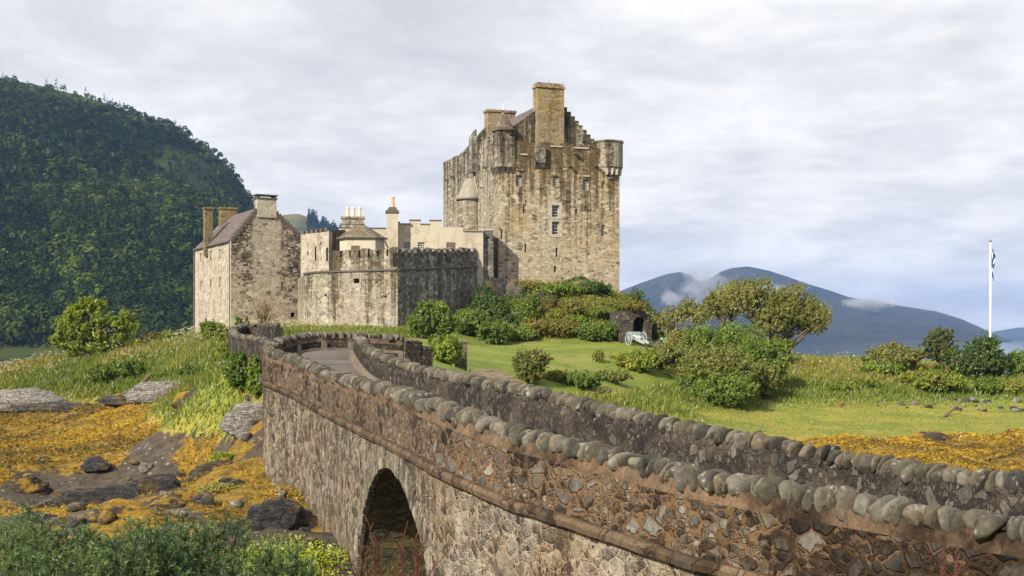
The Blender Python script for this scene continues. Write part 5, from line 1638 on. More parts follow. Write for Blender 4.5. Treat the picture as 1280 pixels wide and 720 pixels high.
def bush(label, px, d, ytop, wpx, pal, cat='bush', name='bush', dens=1.0, leaf=0.13, ybase=None, blobs=None, stems=True, group=None, squash=1.0, seed_blobs=7, droop=0.0):
    """a shrub standing on the ground at (px, d) with its top at row ytop"""
    x = (px - 640) / F * d
    z0 = H(x, d) if ybase is None else -(ybase - HZ) / F * d
    zt = -(ytop - HZ) / F * d
    h, w = max(zt - z0, 0.4), wpx * d / F
    root = thing(name, label, cat, (x, d, z0), group)
    if blobs is None:
        blobs = [((x, d, z0 + h * 0.45), (w * 0.40, w * 0.34, h * 0.45))]
        for k in range(seed_blobs):
            q = rng.uniform(0, 2 * np.pi); rr = rng.uniform(0.15, 0.42) * w
            rz = rng.uniform(0.16, 0.38)
            blobs.append(((x + math.cos(q) * rr, d + math.sin(q) * rr * 0.8, z0 + h * rng.uniform(0.35, 1 - rz * 1.05)), (w * rng.uniform(0.10, 0.25), w * rng.uniform(0.12, 0.22), h * rz)))
    n = int(np.clip(85 * w * h * dens, 90, 1100))
    leaf = leaf * 0.72
    c, nn, co = crown_leaves(blobs, n, 34, leaf, PAL[pal], droop=droop, clump_r=0.20)
    k = c[:, 2] > z0 - 0.1
    leaves_obj('crown', c[k], nn[k], co[k], leaf, M['leaf'], root)
    if stems:
        mb = MB()
        mb.tube([(x, d, z0 - 0.2), (x, d, z0 + 0.05)], [0.10, 0.07], 6)
        for k in range(7):
            q = rng.uniform(0, 2 * np.pi)
            e = (x + math.cos(q) * w * 0.30, d + math.sin(q) * w * 0.25, z0 + h * rng.uniform(0.6, 1.05))
            mb.tube(limb_path((x, d, z0 - 0.1), e, 0.03 * w), [0.05, 0.045, 0.035, 0.025, 0.012], 5)
        mb.build('stems', M['bark'], root)
    return root


def tree(label, px, d, ybase, blobpx, pal, trunk_r, leaf, n_clump, per, limbs=6, name='tree', lean=0.0, out=0.5, clump_r=0.28, trunks=1, berries=False, depth=0.8, stem_top=0.45, mat=None, droop=0.0):
    """blobpx: crown masses (px, py, half-width px, half-height px)"""
    x = (px - 640) / F * d
    z0 = H(x, d) if ybase is None else -(ybase - HZ) / F * d
    root = thing(name, label, 'tree', (x, d, z0))
    k = d / F
    blobs = []
    for i, (bx, by, hw, hh) in enumerate(blobpx):
        dd = d + (rng.random() - 0.5) * hw * k * 0.9
        blobs.append((((bx - 640) / F * dd, dd, -(by - HZ) / F * dd), (hw * k, hw * k * depth, hh * k)))
    leaf = leaf * 0.8
    c, nn, co = crown_leaves(blobs, int(n_clump * 2.6), int(per * 0.55), leaf, PAL[pal], clump_r * 0.72, out, droop=droop)
    if berries:
        pick = rng.integers(0, len(c), berries)
        cl = np.tile([0.36, 0.09, 0.02], (berries, 1)) * rng.uniform(0.6, 1.3, (berries, 1))
        c, nn, co = np.vstack([c, c[pick] + [0, -0.03, 0.06]]), np.vstack([nn, nn[pick]]), np.vstack([co, cl])
    leaves_obj('crown', c, nn, co, leaf, M['leaf'], root)
    mb = MB()
    for tr in range(trunks):
        ang = rng.uniform(0, 2 * np.pi)
        b0 = np.array([x + (math.cos(ang) * trunk_r * 1.2 if trunks > 1 else 0), d + (math.sin(ang) * trunk_r * 1.2 if trunks > 1 else 0), z0 - 0.2])
        tgt = blobs[tr % len(blobs)]
        mid = np.array([x, d, z0]) * (1 - stem_top) + np.array(tgt[0]) * stem_top
        mid[2] = z0 + (tgt[0][2] - z0) * max(stem_top, 0.3)
        p = limb_path(b0, mid, trunk_r * 0.5)
        mb.tube(p, np.linspace(trunk_r, trunk_r * 0.65, 5), 8)
        for l in range(limbs):
            cc, rr = blobs[(l + tr) % len(blobs)]
            u = rng.normal(size=3); u /= np.linalg.norm(u); u[2] = abs(u[2]) * 0.6
            e = np.array(cc) + u * np.array(rr) * 0.55
            q = limb_path(mid, e, trunk_r * 0.9)
            mb.tube(q, np.linspace(trunk_r * 0.5, 0.015, 5), 6)
            for s in range(3):
                st = q[rng.integers(1, 4)]
                e2 = st + (e - st) * rng.uniform(0.4, 0.9) + rng.normal(size=3) * np.array(rr) * 0.35
                mb.tube(limb_path(st, e2, 0.05, 4), np.linspace(trunk_r * 0.22, 0.01, 4), 5)
    mb.build('trunk', mat or M['bark'], root, smooth=True)
    return root


# trees
tree('yellow-green broadleaf tree standing alone on the grassy bank at far left', 108, 99, None, [(108, 384, 15, 11), (124, 380, 10, 8), (92, 392, 13, 9), (128, 396, 14, 10), (82, 408, 12, 9), (72, 424, 13, 9), (100, 412, 15, 11), (122, 418, 13, 9), (146, 404, 11, 9), (158, 398, 12, 9), (164, 410, 10, 8), (150, 424, 14, 9), (92, 432, 17, 8), (124, 434, 18, 7), (170, 430, 8, 7)], 'lime', 0.30, 0.14, 300, 60, limbs=15, clump_r=0.42)
tree('tall feathery olive willow with leaning dark stems right of the shrub thicket', 984, 97, None, [(985, 388, 34, 22), (1010, 396, 30, 22), (958, 384, 26, 24), (922, 374, 26, 22), (1022, 405, 18, 14), (975, 372, 20, 12), (940, 368, 14, 14), (1012, 378, 12, 14), (992, 366, 20, 13), (950, 358, 18, 12), (1030, 396, 12, 14), (965, 402, 26, 18)], 'willow', 0.20, 0.085, 620, 70, limbs=8, trunks=4, clump_r=0.24, out=0.25, stem_top=0.30)
tree('slender pale willow just right of the cannons', 838, 94, None, [(832, 398, 15, 12), (850, 392, 14, 14), (863, 384, 14, 12), (872, 395, 14, 14)], 'willow', 0.09, 0.085, 110, 60, limbs=6, trunks=2, out=0.25, mat=M['twig'])
tree('tall pale willow rising behind the green thicket', 905, 99, None, [(905, 376, 22, 22), (925, 360, 16, 14), (890, 385, 18, 18)], 'willow', 0.16, 0.09, 170, 60, limbs=7, trunks=2, out=0.25)
tree('rowan tree with orange-red berries left of the flagpole', 1186, 92, None, [(1172, 424, 16, 14), (1180, 440, 18, 14), (1162, 436, 12, 14), (1195, 446, 12, 14), (1186, 418, 10, 9)], 'dark', 0.10, 0.10, 150, 60, limbs=7, trunks=2, berries=420)
tree('broad dark rowan with a few red berries below the flagpole', 1230, 92, None, [(1228, 445, 24, 24), (1215, 460, 22, 22), (1247, 460, 24, 22), (1236, 434, 16, 14)], 'dark', 0.12, 0.11, 230, 65, limbs=7, trunks=3, berries=90)
tree('thin dark tree at the right corner of the keep', 797, 116, 392, [(796, 368, 12, 8), (800, 378, 11, 8), (792, 376, 9, 8)], 'dark', 0.09, 0.10, 42, 40, limbs=8, out=0.2)

# bushes: label, px, d, ytop, width px, palette
B_ = [
    ('round bright green bush against the foot of the dark curtain wall', 543, 90, 374, 62, 'mid', dict(dens=1.3)),
    ('upright yellow-green willow bush beside the gate pillar', 558, 60, 416, 54, 'fresh', dict(dens=2.2, leaf=0.085)),
    ('loose feathery bush on the near edge of the lawn', 663, 66, 432, 58, 'olive', dict(dens=1.6, leaf=0.085)),
    ('small gorse bush alone on the lawn', 747, 80, 437, 20, 'bracken', dict(leaf=0.09)),
    ('low sprawling bush below the lawn, behind the bridge parapet', 728, 68, 464, 74, 'mid', dict(leaf=0.10)),
    ('yellow bracken clump at the left foot of the big thicket', 800, 80, 440, 62, 'bracken', dict(dens=1.3)),
    ('big deep-green shrub in the middle of the thicket', 912, 88, 398, 118, 'mid', dict(dens=1.0, leaf=0.12)),
    ('wide olive bush at the front of the thicket', 892, 81, 424, 122, 'olive', dict(dens=1.3, leaf=0.10)),
    ('small pale willow scrub on the left of the thicket', 850, 86, 408, 50, 'willow', dict(leaf=0.09)),
    ('rounded olive hawthorn on the right ridge', 1115, 93, 429, 76, 'olive', dict(dens=1.1)),
    ('low leafy shrub at the foot of the hawthorn', 1108, 91, 452, 60, 'fresh', dict()),
    ('dark bush cut by the right edge of the picture', 1285, 93, 438, 70, 'mid', dict()),
    ('bracken clump in front of the rowan', 1172, 88, 462, 62, 'bracken', dict(dens=1.3)),
    ('bracken clump between hawthorn and rowan', 1140, 89, 464, 40, 'bracken', dict()),
    ('bracken tuft on the grassy ridge beyond the marsh', 1050, 87, 477, 44, 'bracken', dict()),
    ('leafy dark clump below the right rowan', 1236, 88, 470, 40, 'mid', dict()),
    ('dark round bush on the grassy slope nearest the bridge', 303, 53.5, 434, 54, 'mid', dict(dens=1.5, leaf=0.10)),
    ('dark round bush in the middle of the grassy slope', 238, 80, 458, 34, 'mid', dict(dens=1.4, leaf=0.10)),
    ('spreading bramble bush left of the middle of the slope', 163, 89, 446, 52, 'mid', dict(leaf=0.10)),
    ('dark bramble clump below the yellow-green tree', 127, 90, 453, 44, 'mid', dict(leaf=0.10)),
    ('small bramble clump at the crest of the slope', 190, 93, 442, 40, 'fresh', dict(leaf=0.10)),
    ('leafy bush at the foot of the house wall', 268, 92, 400, 44, 'fresh', dict(leaf=0.10)),
    ('small bright bush by the approach wall', 301, 80, 388, 22, 'mid', dict(leaf=0.09)),
    ('reddish bush on the crest right of the lone tree', 190, 100, 414, 36, 'rust', dict(leaf=0.10)),
    ('green bush on the crest next to the reddish bush', 212, 101, 413, 32, 'fresh', dict(leaf=0.10)),
    ('round emerald bush on the crag below the keep', 658, 101, 366, 38, 'mid', dict(dens=1.5, leaf=0.10)),
    ('dark shrub at the foot of the keep\'s right half', 745, 109, 352, 56, 'dark', dict(leaf=0.11)),
    ('shrub on the crag left of the emerald bush', 614, 103, 366, 52, 'dark', dict(dens=1.3)),
    ('leafy shrub below the dark curtain wall', 588, 99, 384, 56, 'mid', dict(dens=1.3)),
    ('low shrub at the left end of the lawn', 618, 97, 400, 54, 'mid', dict()),
    ('yellow-green shrub at the crag\'s top below the keep', 700, 107, 352, 46, 'fresh', dict(leaf=0.10)),
    ('rust-tinged shrub on the middle of the crag', 716, 103, 374, 46, 'rust', dict(leaf=0.10)),
    ('golden bracken patch at the foot of the crag', 700, 100, 397, 70, 'rust', dict(leaf=0.10)),
    ('green shrub on the right side of the crag', 752, 103, 384, 44, 'bracken', dict(leaf=0.10)),
    ('leafy scrub at the crag foot left of the ruin', 740, 99, 402, 50, 'mid', dict(leaf=0.10)),
    ('pale scrub at the crag foot behind the lawn', 652, 99, 404, 44, 'fresh', dict(leaf=0.10)),
    ('scrub growing on top of the ruin', 790, 99.3, 377, 44, 'rust', dict(leaf=0.09, ybase=390, stems=False)),
    ('dark scrub behind the cannons', 825, 101, 402, 44, 'dark', dict()),
    ('mossy yellow scrub at the crag top left', 655, 108, 352, 40, 'rust', dict(leaf=0.09)),
    ('weedy growth under the curved approach wall by the bridge end', 322, 50.6, 438, 30, 'fresh', dict(leaf=0.08, dens=1.6)),
    ('leafy clump below the bend of the approach wall', 295, 57, 428, 30, 'mid', dict(leaf=0.09)),
    ('tawny scrub on the left shoulder of the thicket', 822, 83, 432, 76, 'olive', dict(leaf=0.10)),
    ('tall green shrub behind the front of the thicket', 868, 86, 402, 76, 'mid', dict(leaf=0.11)),
    ('dark shrub at the right end of the thicket', 948, 85, 420, 70, 'mid', dict(leaf=0.11)),
    ('low olive shrub at the right foot of the thicket', 955, 83, 452, 56, 'olive', dict(leaf=0.10)),
    ('dark brambles at the foot of the thicket', 905, 79, 462, 110, 'mid', dict(leaf=0.10)),
    ('bright bracken under the olive scrub of the thicket', 778, 82, 456, 50, 'bracken', dict(leaf=0.10)),
    ('low green scrub beneath the tall leaning willow', 962, 93, 420, 50, 'fresh', dict(leaf=0.10)),
    ('yellow-green scrub behind the lawn\'s near bush', 700, 68, 462, 50, 'bracken', dict(leaf=0.09)),
    ('pale feathery scrub along the lower edge of the lawn', 765, 72, 462, 60, 'olive', dict(leaf=0.09)),
    ('dense bramble below the keep\'s left corner', 634, 105, 372, 44, 'mid', dict(leaf=0.10)),
    ('ivy-green shrub under the narrow tower block', 606, 106, 352, 30, 'dark', dict(leaf=0.10)),
    ('yellow shrub under the keep\'s first arrow slit', 672, 108, 356, 36, 'bracken', dict(leaf=0.10)),
    ('low green shrub under the middle of the keep', 722, 108, 358, 34, 'fresh', dict(leaf=0.10)),
    ('rusty bracken between emerald bush and rust shrub', 688, 104, 368, 32, 'rust', dict(leaf=0.10)),
    ('yellow-green scrub at the right end of the crag', 765, 104, 370, 36, 'bracken', dict(leaf=0.10)),
    ('leafy shrub beside the ruined outwork', 762, 99, 400, 34, 'mid', dict(leaf=0.10)),
    ('rust-brown bracken low on the crag', 668, 100, 398, 44, 'rust', dict(leaf=0.10)),
    ('dark green scrub between curtain wall shrub and crag', 636, 101, 392, 40, 'dark', dict(leaf=0.10)),
    ('green tangle in the middle of the crag foot', 720, 101, 392, 44, 'fresh', dict(leaf=0.10)),
    ('leafy bush left of the round bush by the curtain wall', 523, 88, 392, 34, 'mid', dict(leaf=0.10)),
    ('bramble on the mid slope right of the middle bush', 272, 74, 452, 40, 'fresh', dict(leaf=0.09)),
    ('bracken at the foot of the slope near the pale ledge', 205, 84, 468, 36, 'bracken', dict(leaf=0.09)),
    ('weedy bush on the crest left of the approach wall', 284, 78, 410, 34, 'fresh', dict(leaf=0.09)),
    ('bracken on the right ridge beyond the pale rubble', 1085, 88, 472, 40, 'bracken', dict(leaf=0.09)),
    ('bracken under the dark bush at the right edge', 1262, 88, 470, 44, 'bracken', dict(leaf=0.09)),
    ('bramble on the crag between rust shrub and scrub', 685, 102, 384, 40, 'bracken', dict(leaf=0.10)),
]
for lab, px, d, yt, w, pal, kw in B_:
    bush(lab, px, d, yt, w, pal, **kw)


def bare_shrub():
    b = P(330, 412, 84)
    root = thing('bare_shrub', 'bare brown twiggy shrub against the house gable', 'shrub', tuple(b))
    mb = MB()
    for k in range(34):
        e = P(330 + rng.normal() * 11, 372 + abs(rng.normal()) * 12, 84 + rng.normal() * 0.6)
        q = limb_path(b + Vector((rng.normal() * 0.1, 0, 0)), e, 0.12)
        mb.tube(q, np.linspace(0.05, 0.012, 5), 4)
        for s in range(4):
            st = q[rng.integers(2, 5)]
            mb.tube(limb_path(st, st + np.array([rng.normal() * 0.4, rng.normal() * 0.3, abs(rng.normal()) * 0.5]), 0.05, 3), [0.02, 0.014, 0.006], 3)
    mb.build('branches', M['twig'], root)
bare_shrub()


def gorse(label, px, d, ytop, wpx, n_shoot, seed):
    """spiny evergreen bush of upright needle-clad shoots"""
    r = np.random.default_rng(seed)
    x0 = (px - 640) / F * d
    z0 = H(x0, d)
    zt = -(ytop - HZ) / F * d
    w = wpx * d / F
    root = thing('gorse_bush', label, 'gorse', (x0, d, z0), 'gorse bushes in the foreground')
    ctr, dirs, cols = [], [], []
    mb = MB()
    pal = np.array(PAL['gorse'])
    for k in range(int(n_shoot * 1.7)):
        bx = x0 + r.normal() * w * 0.25; by = d + r.normal() * w * 0.28
        rx = (bx - x0) / (w * 0.5)
        top = np.array([bx + r.normal() * 0.12 + rx * 0.18, by + r.normal() * 0.12, z0 + (zt - z0) * (1 - 0.32 * min(rx * rx, 1.3)) * r.uniform(0.72, 1.02)])
        bot = top - np.array([rx * 0.25 + r.normal() * 0.1, r.normal() * 0.1, r.uniform(0.6, 0.95)])
        sh = [(bot, top)]
        q0 = r.uniform(0, 6.28)
        ns = 12
        for j in range(ns):
            t = 0.30 + 0.62 * j / ns
            st = bot + (top - bot) * t
            q = q0 + j * 2.4; L = 0.30 * (1.12 - t) + 0.05
            sh.append((st, st + np.array([math.cos(q) * L * 0.72, math.sin(q) * L * 0.72, L * 0.70])))
        base = pal[r.integers(0, 4)] * r.uniform(0.85, 1.2)
        for a, b in sh:
            ln = np.linalg.norm(b - a)
            m = int(ln * 330)
            t = r.random(m)[:, None]
            ax = (b - a) / ln
            dv = r.normal(size=(m, 3)); dv -= ax * (dv @ ax)[:, None]; dv /= np.linalg.norm(dv, axis=1, keepdims=True)
            dv = dv + ax * 0.7
            ctr.append(a + (b - a) * t); dirs.append(dv)
            tipc = np.where(t > 0.8, 1.4, 1.0)
            cols.append(base * r.uniform(0.7, 1.3, (m, 1)) * tipc)
        mb.tube([bot, top], [0.016, 0.004], 4)
    mb.build('stems', M['bark'], root)
    c, dv, co = np.vstack(ctr), np.vstack(dirs), np.clip(np.vstack(cols), 0.005, 0.8)
    n = len(c)
    L = r.uniform(0.018, 0.042, (n, 1)); wd = 0.0042
    sd = np.cross(dv, r.normal(size=(n, 3))); sd /= np.linalg.norm(sd, axis=1, keepdims=True)
    vs = np.stack([c - sd * wd, c + sd * wd, c + dv * L], 1).reshape(-1, 3)
    np_mesh('needles', vs, np.arange(3 * n).reshape(n, 3), M['needle'], root, co)
for i, (lab, px, d, yt, w, n) in enumerate((('gorse bush in the bottom left corner', 20, 10.5, 640, 190, 60), ('gorse bush with two tall shoots beside the corner one', 140, 10.8, 652, 170, 60), ('widest gorse bush at the bottom, left of the green weed', 225, 11.2, 640, 190, 80),
                           ('small sparse gorse bush below the bridge arch side', 352, 10.6, 672, 110, 26), ('low gorse bush along the bottom edge', 90, 9.6, 668, 220, 50))):
    gorse(lab, px, d, yt, w, n, 50 + i)


def dead_stems(label, px, ybase, ytop, d, n, spread):
    x = (px - 640) / F * d
    z0 = -(ybase - HZ) / F * d; zt = -(ytop - HZ) / F * d
    root = thing('dead_dock', label, 'dead plant', (x, d, z0), 'dead dock stems in front of the bridge')
    mb = MB()
    for k in range(n):
        b = np.array([x + rng.normal() * spread * 0.4, d + rng.normal() * 0.15, z0])
        e = b + np.array([rng.normal() * spread * 0.4, rng.normal() * 0.1, (zt - z0) * rng.uniform(0.6, 1.0)])
        p = limb_path(b, e, 0.012)
        mb.tube(p, np.linspace(0.007, 0.003, 5), 4)
        for s in range(10):
            st = p[-1] * (1 - s * 0.075) + p[0] * s * 0.075
            q = rng.uniform(0, 6.28)
            mb.tube([st, st + np.array([math.cos(q) * 0.035, math.sin(q) * 0.035, 0.06])], [0.006, 0.003], 3)
    mb.build('stalks', M['redstem'], root)
dead_stems('rusty dead dock stems in front of the arch', 470, 800, 655, 10.5, 14, 0.5)
dead_stems('dark dead stems right of the arch foot', 528, 790, 668, 10.5, 7, 0.2)
dead_stems('sparse dead stems along the bottom under the spandrel', 695, 780, 682, 10.5, 6, 0.18)
dead_stems('thin dry stalks by the near end of the parapet', 1190, 790, 668, 9.5, 5, 0.16)
dead_stems('rusty stalk between gorse and bridge', 420, 790, 690, 10.5, 5, 0.25)


def heather():
    d = 10.0
    c0 = P(745, 735, d)
    ctr = np.array(c0) + rng.normal(size=(500, 3)) * [0.17, 0.1, 0.05]
    cols = np.tile([0.19, 0.04, 0.12], (500, 1)) * rng.uniform(0.5, 1.4, (500, 1))
    o = leaves_obj('heather', ctr, rng.normal(size=(500, 3)), cols, 0.014, M['leaf'], base=tuple(c0))
    tag(o, 'purple heather tuft at the bottom edge below the bridge', 'heather', kind='stuff')
heather()


# ------------------------------------------------------------------ ground cover
def build_grass():
    n = 420000
    x = rng.uniform(-52, 52, n); y = rng.uniform(50, 104, n)
    px = x / y * F + 640
    k = (px > -60) & (px < 1340)
    x, y, px = x[k], y[k], px[k]
    zb = Hbase(x, y)
    w, g, l, c = masks(x, y, zb)
    tall = np.where(px < 450, sstep(-4.9, -3.6, zb), sstep(-4.9, -3.9, zb))
    tall = tall * (1 - l * 0.97)
    dens = g * (0.35 + 0.65 * tall) * (1 - 0.6 * c) * (1 - l * 0.75)
    k = rng.random(len(x)) < dens * 0.9
    x, y, px, tall, l, c = x[k], y[k], px[k], tall[k], l[k], c[k]
    z = Hfull(x, y)
    n = len(x)
    pn = fbm(x * 0.22, y * 0.22, 12.0)
    pal = np.array([(0.11, 0.16, 0.022), (0.165, 0.205, 0.03), (0.21, 0.225, 0.04), (0.255, 0.21, 0.055)])
    ci = np.clip(np.round((pn + 0.36 + rng.normal(size=n) * 0.28) * 3.2), 0, 3).astype(int)
    cols = pal[ci] * rng.uniform(0.7, 1.3, (n, 1))
    cols = np.where(l[:, None] > 0.5, np.array([0.14, 0.18, 0.026]) * rng.uniform(0.7, 1.3, (n, 1)), cols)
    hgt = (0.10 + tall * (0.38 + 0.25 * np.clip(pn, -0.5, 1))) * rng.uniform(0.6, 1.4, n)
    hgt = np.where(l > 0.5, 0.07, hgt)
    nearf = np.interp(y, [48, 75], [0.5, 1.0])
    hgt = hgt * nearf ** 0.9
    wd = (0.035 + 0.03 * tall) * rng.uniform(0.7, 1.3, n) * nearf
    q = rng.uniform(0, 2 * np.pi, n)
    sx, sy = np.cos(q) * wd, np.sin(q) * wd
    lx, ly = rng.normal(size=n) * hgt * 0.35 + hgt * 0.1, rng.normal(size=n) * hgt * 0.35
    b = np.stack([x, y, z - 0.03], -1)
    vs = np.stack([b - np.stack([sx, sy, 0 * sx], -1), b + np.stack([sx, sy, 0 * sx], -1), b + np.stack([lx, ly, hgt], -1)], 1).reshape(-1, 3)
    tag(np_mesh('grass', vs, np.arange(3 * n).reshape(n, 3), M['blade'], cols=cols), 'rough summer grass on banks and marsh', 'grass', kind='stuff')
    # umbel flower heads along the left crest and banks
    m = 1500
    fx = rng.uniform(-46, -14, m * 3); fy = rng.uniform(84, 103, m * 3)
    zz = Hbase(fx, fy)
    k = (zz > -3.2) & (rng.random(m * 3) < sstep(86, 99, fy)) & (fbm(fx * 0.3, fy * 0.3, 5.0) > -0.1)
    fx, fy = fx[k][:m], fy[k][:m]
    gx = rng.uniform(14, 50, 260); gy = rng.uniform(86, 98, 260)
    fx, fy = np.concatenate([fx, gx]), np.concatenate([fy, gy])
    fz = Hfull(fx, fy) + rng.uniform(0.55, 1.0, len(fx))
    cc = np.repeat(np.stack([fx, fy, fz], -1), 3, 0) + rng.normal(size=(len(fx) * 3, 3)) * [0.06, 0.06, 0.03]
    col = np.array(PAL['umbel'])[rng.integers(0, 2, len(cc))]
    nn = rng.normal(size=cc.shape) * 0.4 + [0, -0.5, 1]
    tag(leaves_obj('meadow_flowers', cc, nn, col, 0.05, M['leaf'], aspect=0.9), 'creamy seed heads above the grass', 'flowers', kind='stuff')
build_grass()


def build_undergrowth():
    m = 90000
    x = rng.uniform(-6, 20, m); y = rng.uniform(96, 117, m)
    z0 = Hbase(x, y)
    w, g, l, c = masks(x, y, z0)
    pn = fbm(x * 0.5, y * 0.5, 41.0)
    k = (rng.random(m) < c) & (pn > -0.22) & (l < 0.5) & (x < 15 - (y - 96) * 0.02) & ~((y > 112.5 + 0.37 * x) & (x > -2) & (x < 12))
    x, y, pn = x[k], y[k], pn[k]
    z = Hfull(x, y) + rng.random(len(x)) ** 2 * (0.25 + 0.5 * np.clip(pn + 0.2, 0, 1))
    n = len(x)
    pal = np.array([(0.05, 0.09, 0.016), (0.10, 0.15, 0.02), (0.17, 0.20, 0.025), (0.22, 0.20, 0.03), (0.22, 0.15, 0.03)])
    pc = fbm(x * 0.28, y * 0.28, 47.0)
    co = pal[np.clip(np.round((pc + 0.42 + rng.normal(size=n) * 0.16) * 4), 0, 4).astype(int)] * rng.uniform(0.65, 1.3, (n, 1))
    o = leaves_obj('undergrowth', np.stack([x, y, z], -1), rng.normal(size=(n, 3)) * 0.6 + [0, -0.3, 0.6], co, 0.10, M['leaf'])
    tag(o, 'brambles, bracken and weeds covering the crag below the keep', 'undergrowth', kind='stuff')
build_undergrowth()


def build_weed():
    n = 620000
    x = rng.uniform(-50, 50, n); y = 26 + (88 - 26) * rng.random(n) ** 0.8
    px = x / y * F + 640
    k = (px > -60) & (px < 1340) & ~((px > 380) & (px < 900) & (y < 45))
    x, y = x[k], y[k]
    w, g, l, c = masks(x, y, Hbase(x, y))
    pn = fbm(x * 0.55, y * 0.55, 21.0)
    k = rng.random(len(x)) < w * sstep(-0.35, 0.05, pn + (w - 0.5) * 0.3)
    x, y, pn = x[k], y[k], pn[k]
    # keep it off the bridge
    z = Hfull(x, y) + rng.uniform(0.0, 0.16, len(x)) * np.clip(pn + 0.5, 0.1, 1)
    n = len(x)
    pal = np.array([(0.075, 0.055, 0.016), (0.15, 0.10, 0.018), (0.26, 0.165, 0.015), (0.36, 0.22, 0.013), (0.40, 0.26, 0.018)])
    br = fbm(x * 0.13, y * 0.17, 31.0)
    ci = np.clip(np.round((pn * 1.1 + br * 1.3 + 0.47 + rng.normal(size=n) * 0.24) * 4), 0, 4).astype(int)
    cols = pal[ci] * rng.uniform(0.6, 1.25, (n, 1))
    size = np.where(y < 50, 0.07, 0.10) * rng.uniform(0.5, 1.5, n)
    nn = rng.normal(size=(n, 3)) * 0.5 + [0, -0.1, 0.9]
    vs, fs = leaf_quads(np.stack([x, y, z + 0.03], -1), nn, size, 0.26)
    tag(np_mesh('seaweed', vs, fs, M['weed'], cols=cols), 'golden bladderwrack draped over the tidal bed', 'seaweed', kind='stuff')
    # bright green weed patches
    def patch(label, px, py, d, rx, ry, m, pal, name='green_weed', hgt=0.25):
        c = P(px, py, d)
        xx = c.x + rng.normal(size=m) * rx * 0.5; yy = c.y + rng.normal(size=m) * ry * 0.5
        zz = Hfull(xx, yy) + hgt * np.exp(-((xx - c.x) / rx) ** 2 - ((yy - c.y) / ry) ** 2) + rng.random(m) * 0.08
        co = np.array(pal)[rng.integers(0, len(pal), m)] * rng.uniform(0.7, 1.25, (m, 1))
        o = leaves_obj(name, np.stack([xx, yy, zz], -1), rng.normal(size=(m, 3)) * 0.6 + [0, -0.2, 0.8], co, 0.06, M['weed'], aspect=0.4, base=(c.x, c.y, H(c.x, c.y)))
        tag(o, label, 'weed', kind='stuff')
    G = [(0.24, 0.30, 0.02), (0.32, 0.36, 0.03), (0.17, 0.22, 0.02)]
    patch('bright green weed beside the dark boulder', 345, 665, 31, 1.6, 1.8, 7000, G)
    patch('green weed on the weedy hump', 272, 588, 47, 0.5, 0.4, 1500, G, hgt=0.5)
    patch('olive tuft left of the boulder', 266, 612, 42, 0.8, 0.4, 1500, [(0.24, 0.22, 0.05), (0.30, 0.26, 0.06)])
build_weed()


# ------------------------------------------------------------------ rocks and small things on the shore
def rock(label, px, py, d, w, dp, h, mat, seed, rot=0.0, sink=0.36, name='rock', rough=0.46, sub=5, group=None, cat='rock', sharp=True):
    """an outcrop with its own fractured shape; (px, py) its middle, sizes in metres"""
    c = P(px, py, d)
    z0 = H(c.x, c.y)
    bm = bmesh.new()
    bmesh.ops.create_icosphere(bm, subdivisions=sub, radius=1.0)
    vs = np.array([v.co[:] for v in bm.verts])
    fs = np.array([[v.index for v in f.verts] for f in bm.faces])
    bm.free()
    o = np.random.default_rng(seed).random(3) * 50
    n1 = fbm(vs[:, 0] * 0.9 + o[0], vs[:, 1] * 0.9 + o[1], vs[:, 2] * 0.9 + o[2], 3)
    led = fbm(vs[:, 0] * 1.4 + o[1], vs[:, 1] * 1.4 + o[2], vs[:, 2] * 3.5 + o[0], 5)
    rg = 1 - np.abs(fbm(vs[:, 0] * 2.2 + o[2], vs[:, 1] * 2.2 + o[0], vs[:, 2] * 2.2, 4)) * 1.6
    f = 1 + rough * n1 + rough * 0.55 * led + rough * 0.28 * rg
    vs = vs * f[:, None]
    vs[:, 2] = np.where(vs[:, 2] > 0, vs[:, 2], vs[:, 2] * 0.4)
    vs = vs * [w / 2, dp / 2, h]
    ca, sa = math.cos(rot), math.sin(rot)
    wv = np.stack([c.x + vs[:, 0] * ca - vs[:, 1] * sa, c.y + vs[:, 0] * sa + vs[:, 1] * ca, z0 - sink * h + vs[:, 2]], 1)
    o = np_mesh(name, wv, fs, mat, base=(c.x, c.y, z0), smooth=not sharp)
    return tag(o, label, cat, group)
rock('broad barnacled rock outcrop at the left edge of the shore', 34, 496, 87, 5.6, 2.4, 1.25, M['rock_pale'], 1, 0.1, 0.25)
rock('grey-white rock ledge below the middle bush of the slope', 205, 506, 78, 4.4, 2.2, 0.95, M['rock_pale'], 2, 0.25)
rock('narrow dark rock shelf above the seaweed', 175, 514, 79, 6.0, 1.6, 0.55, M['rock_dark'], 3, -0.05)
rock('pale rock shoulder beside the bridge end', 316, 522, 49.3, 2.1, 1.6, 1.0, M['rock_pale'], 4, 0.3)
rock('small pale rock on the slope left of the bridge', 283, 513, 68, 1.1, 0.8, 0.4, M['rock_pale'], 5)
rock('long rock shelf at the far left tide line', 70, 512, 85, 7.5, 1.5, 0.45, M['rock_dark'], 6)
rock('seaweed-covered hump in front of the slope', 262, 548, 60, 3.6, 2.4, 1.0, M['rock_weed'], 7, 0.15, sink=0.5)
rock('long black fractured rock rib across the mud', 130, 607, 43.5, 4.4, 1.3, 0.8, M['rock_dark'], 8, 0.28, rough=0.62, sink=0.25)
rock('black pointed rock at the right end of the rib', 188, 600, 44.0, 2.0, 1.1, 0.8, M['rock_dark'], 9, 0.2, sink=0.2)
rock('smooth grey slab below the black rib', 165, 628, 39, 4.2, 2.2, 0.35, M['rock_slab'], 10, 0.1, rough=0.2)
rock('flat grey slab left of the black rib', 60, 600, 45, 4.6, 2.6, 0.35, M['rock_slab'], 11, 0.1, rough=0.2)
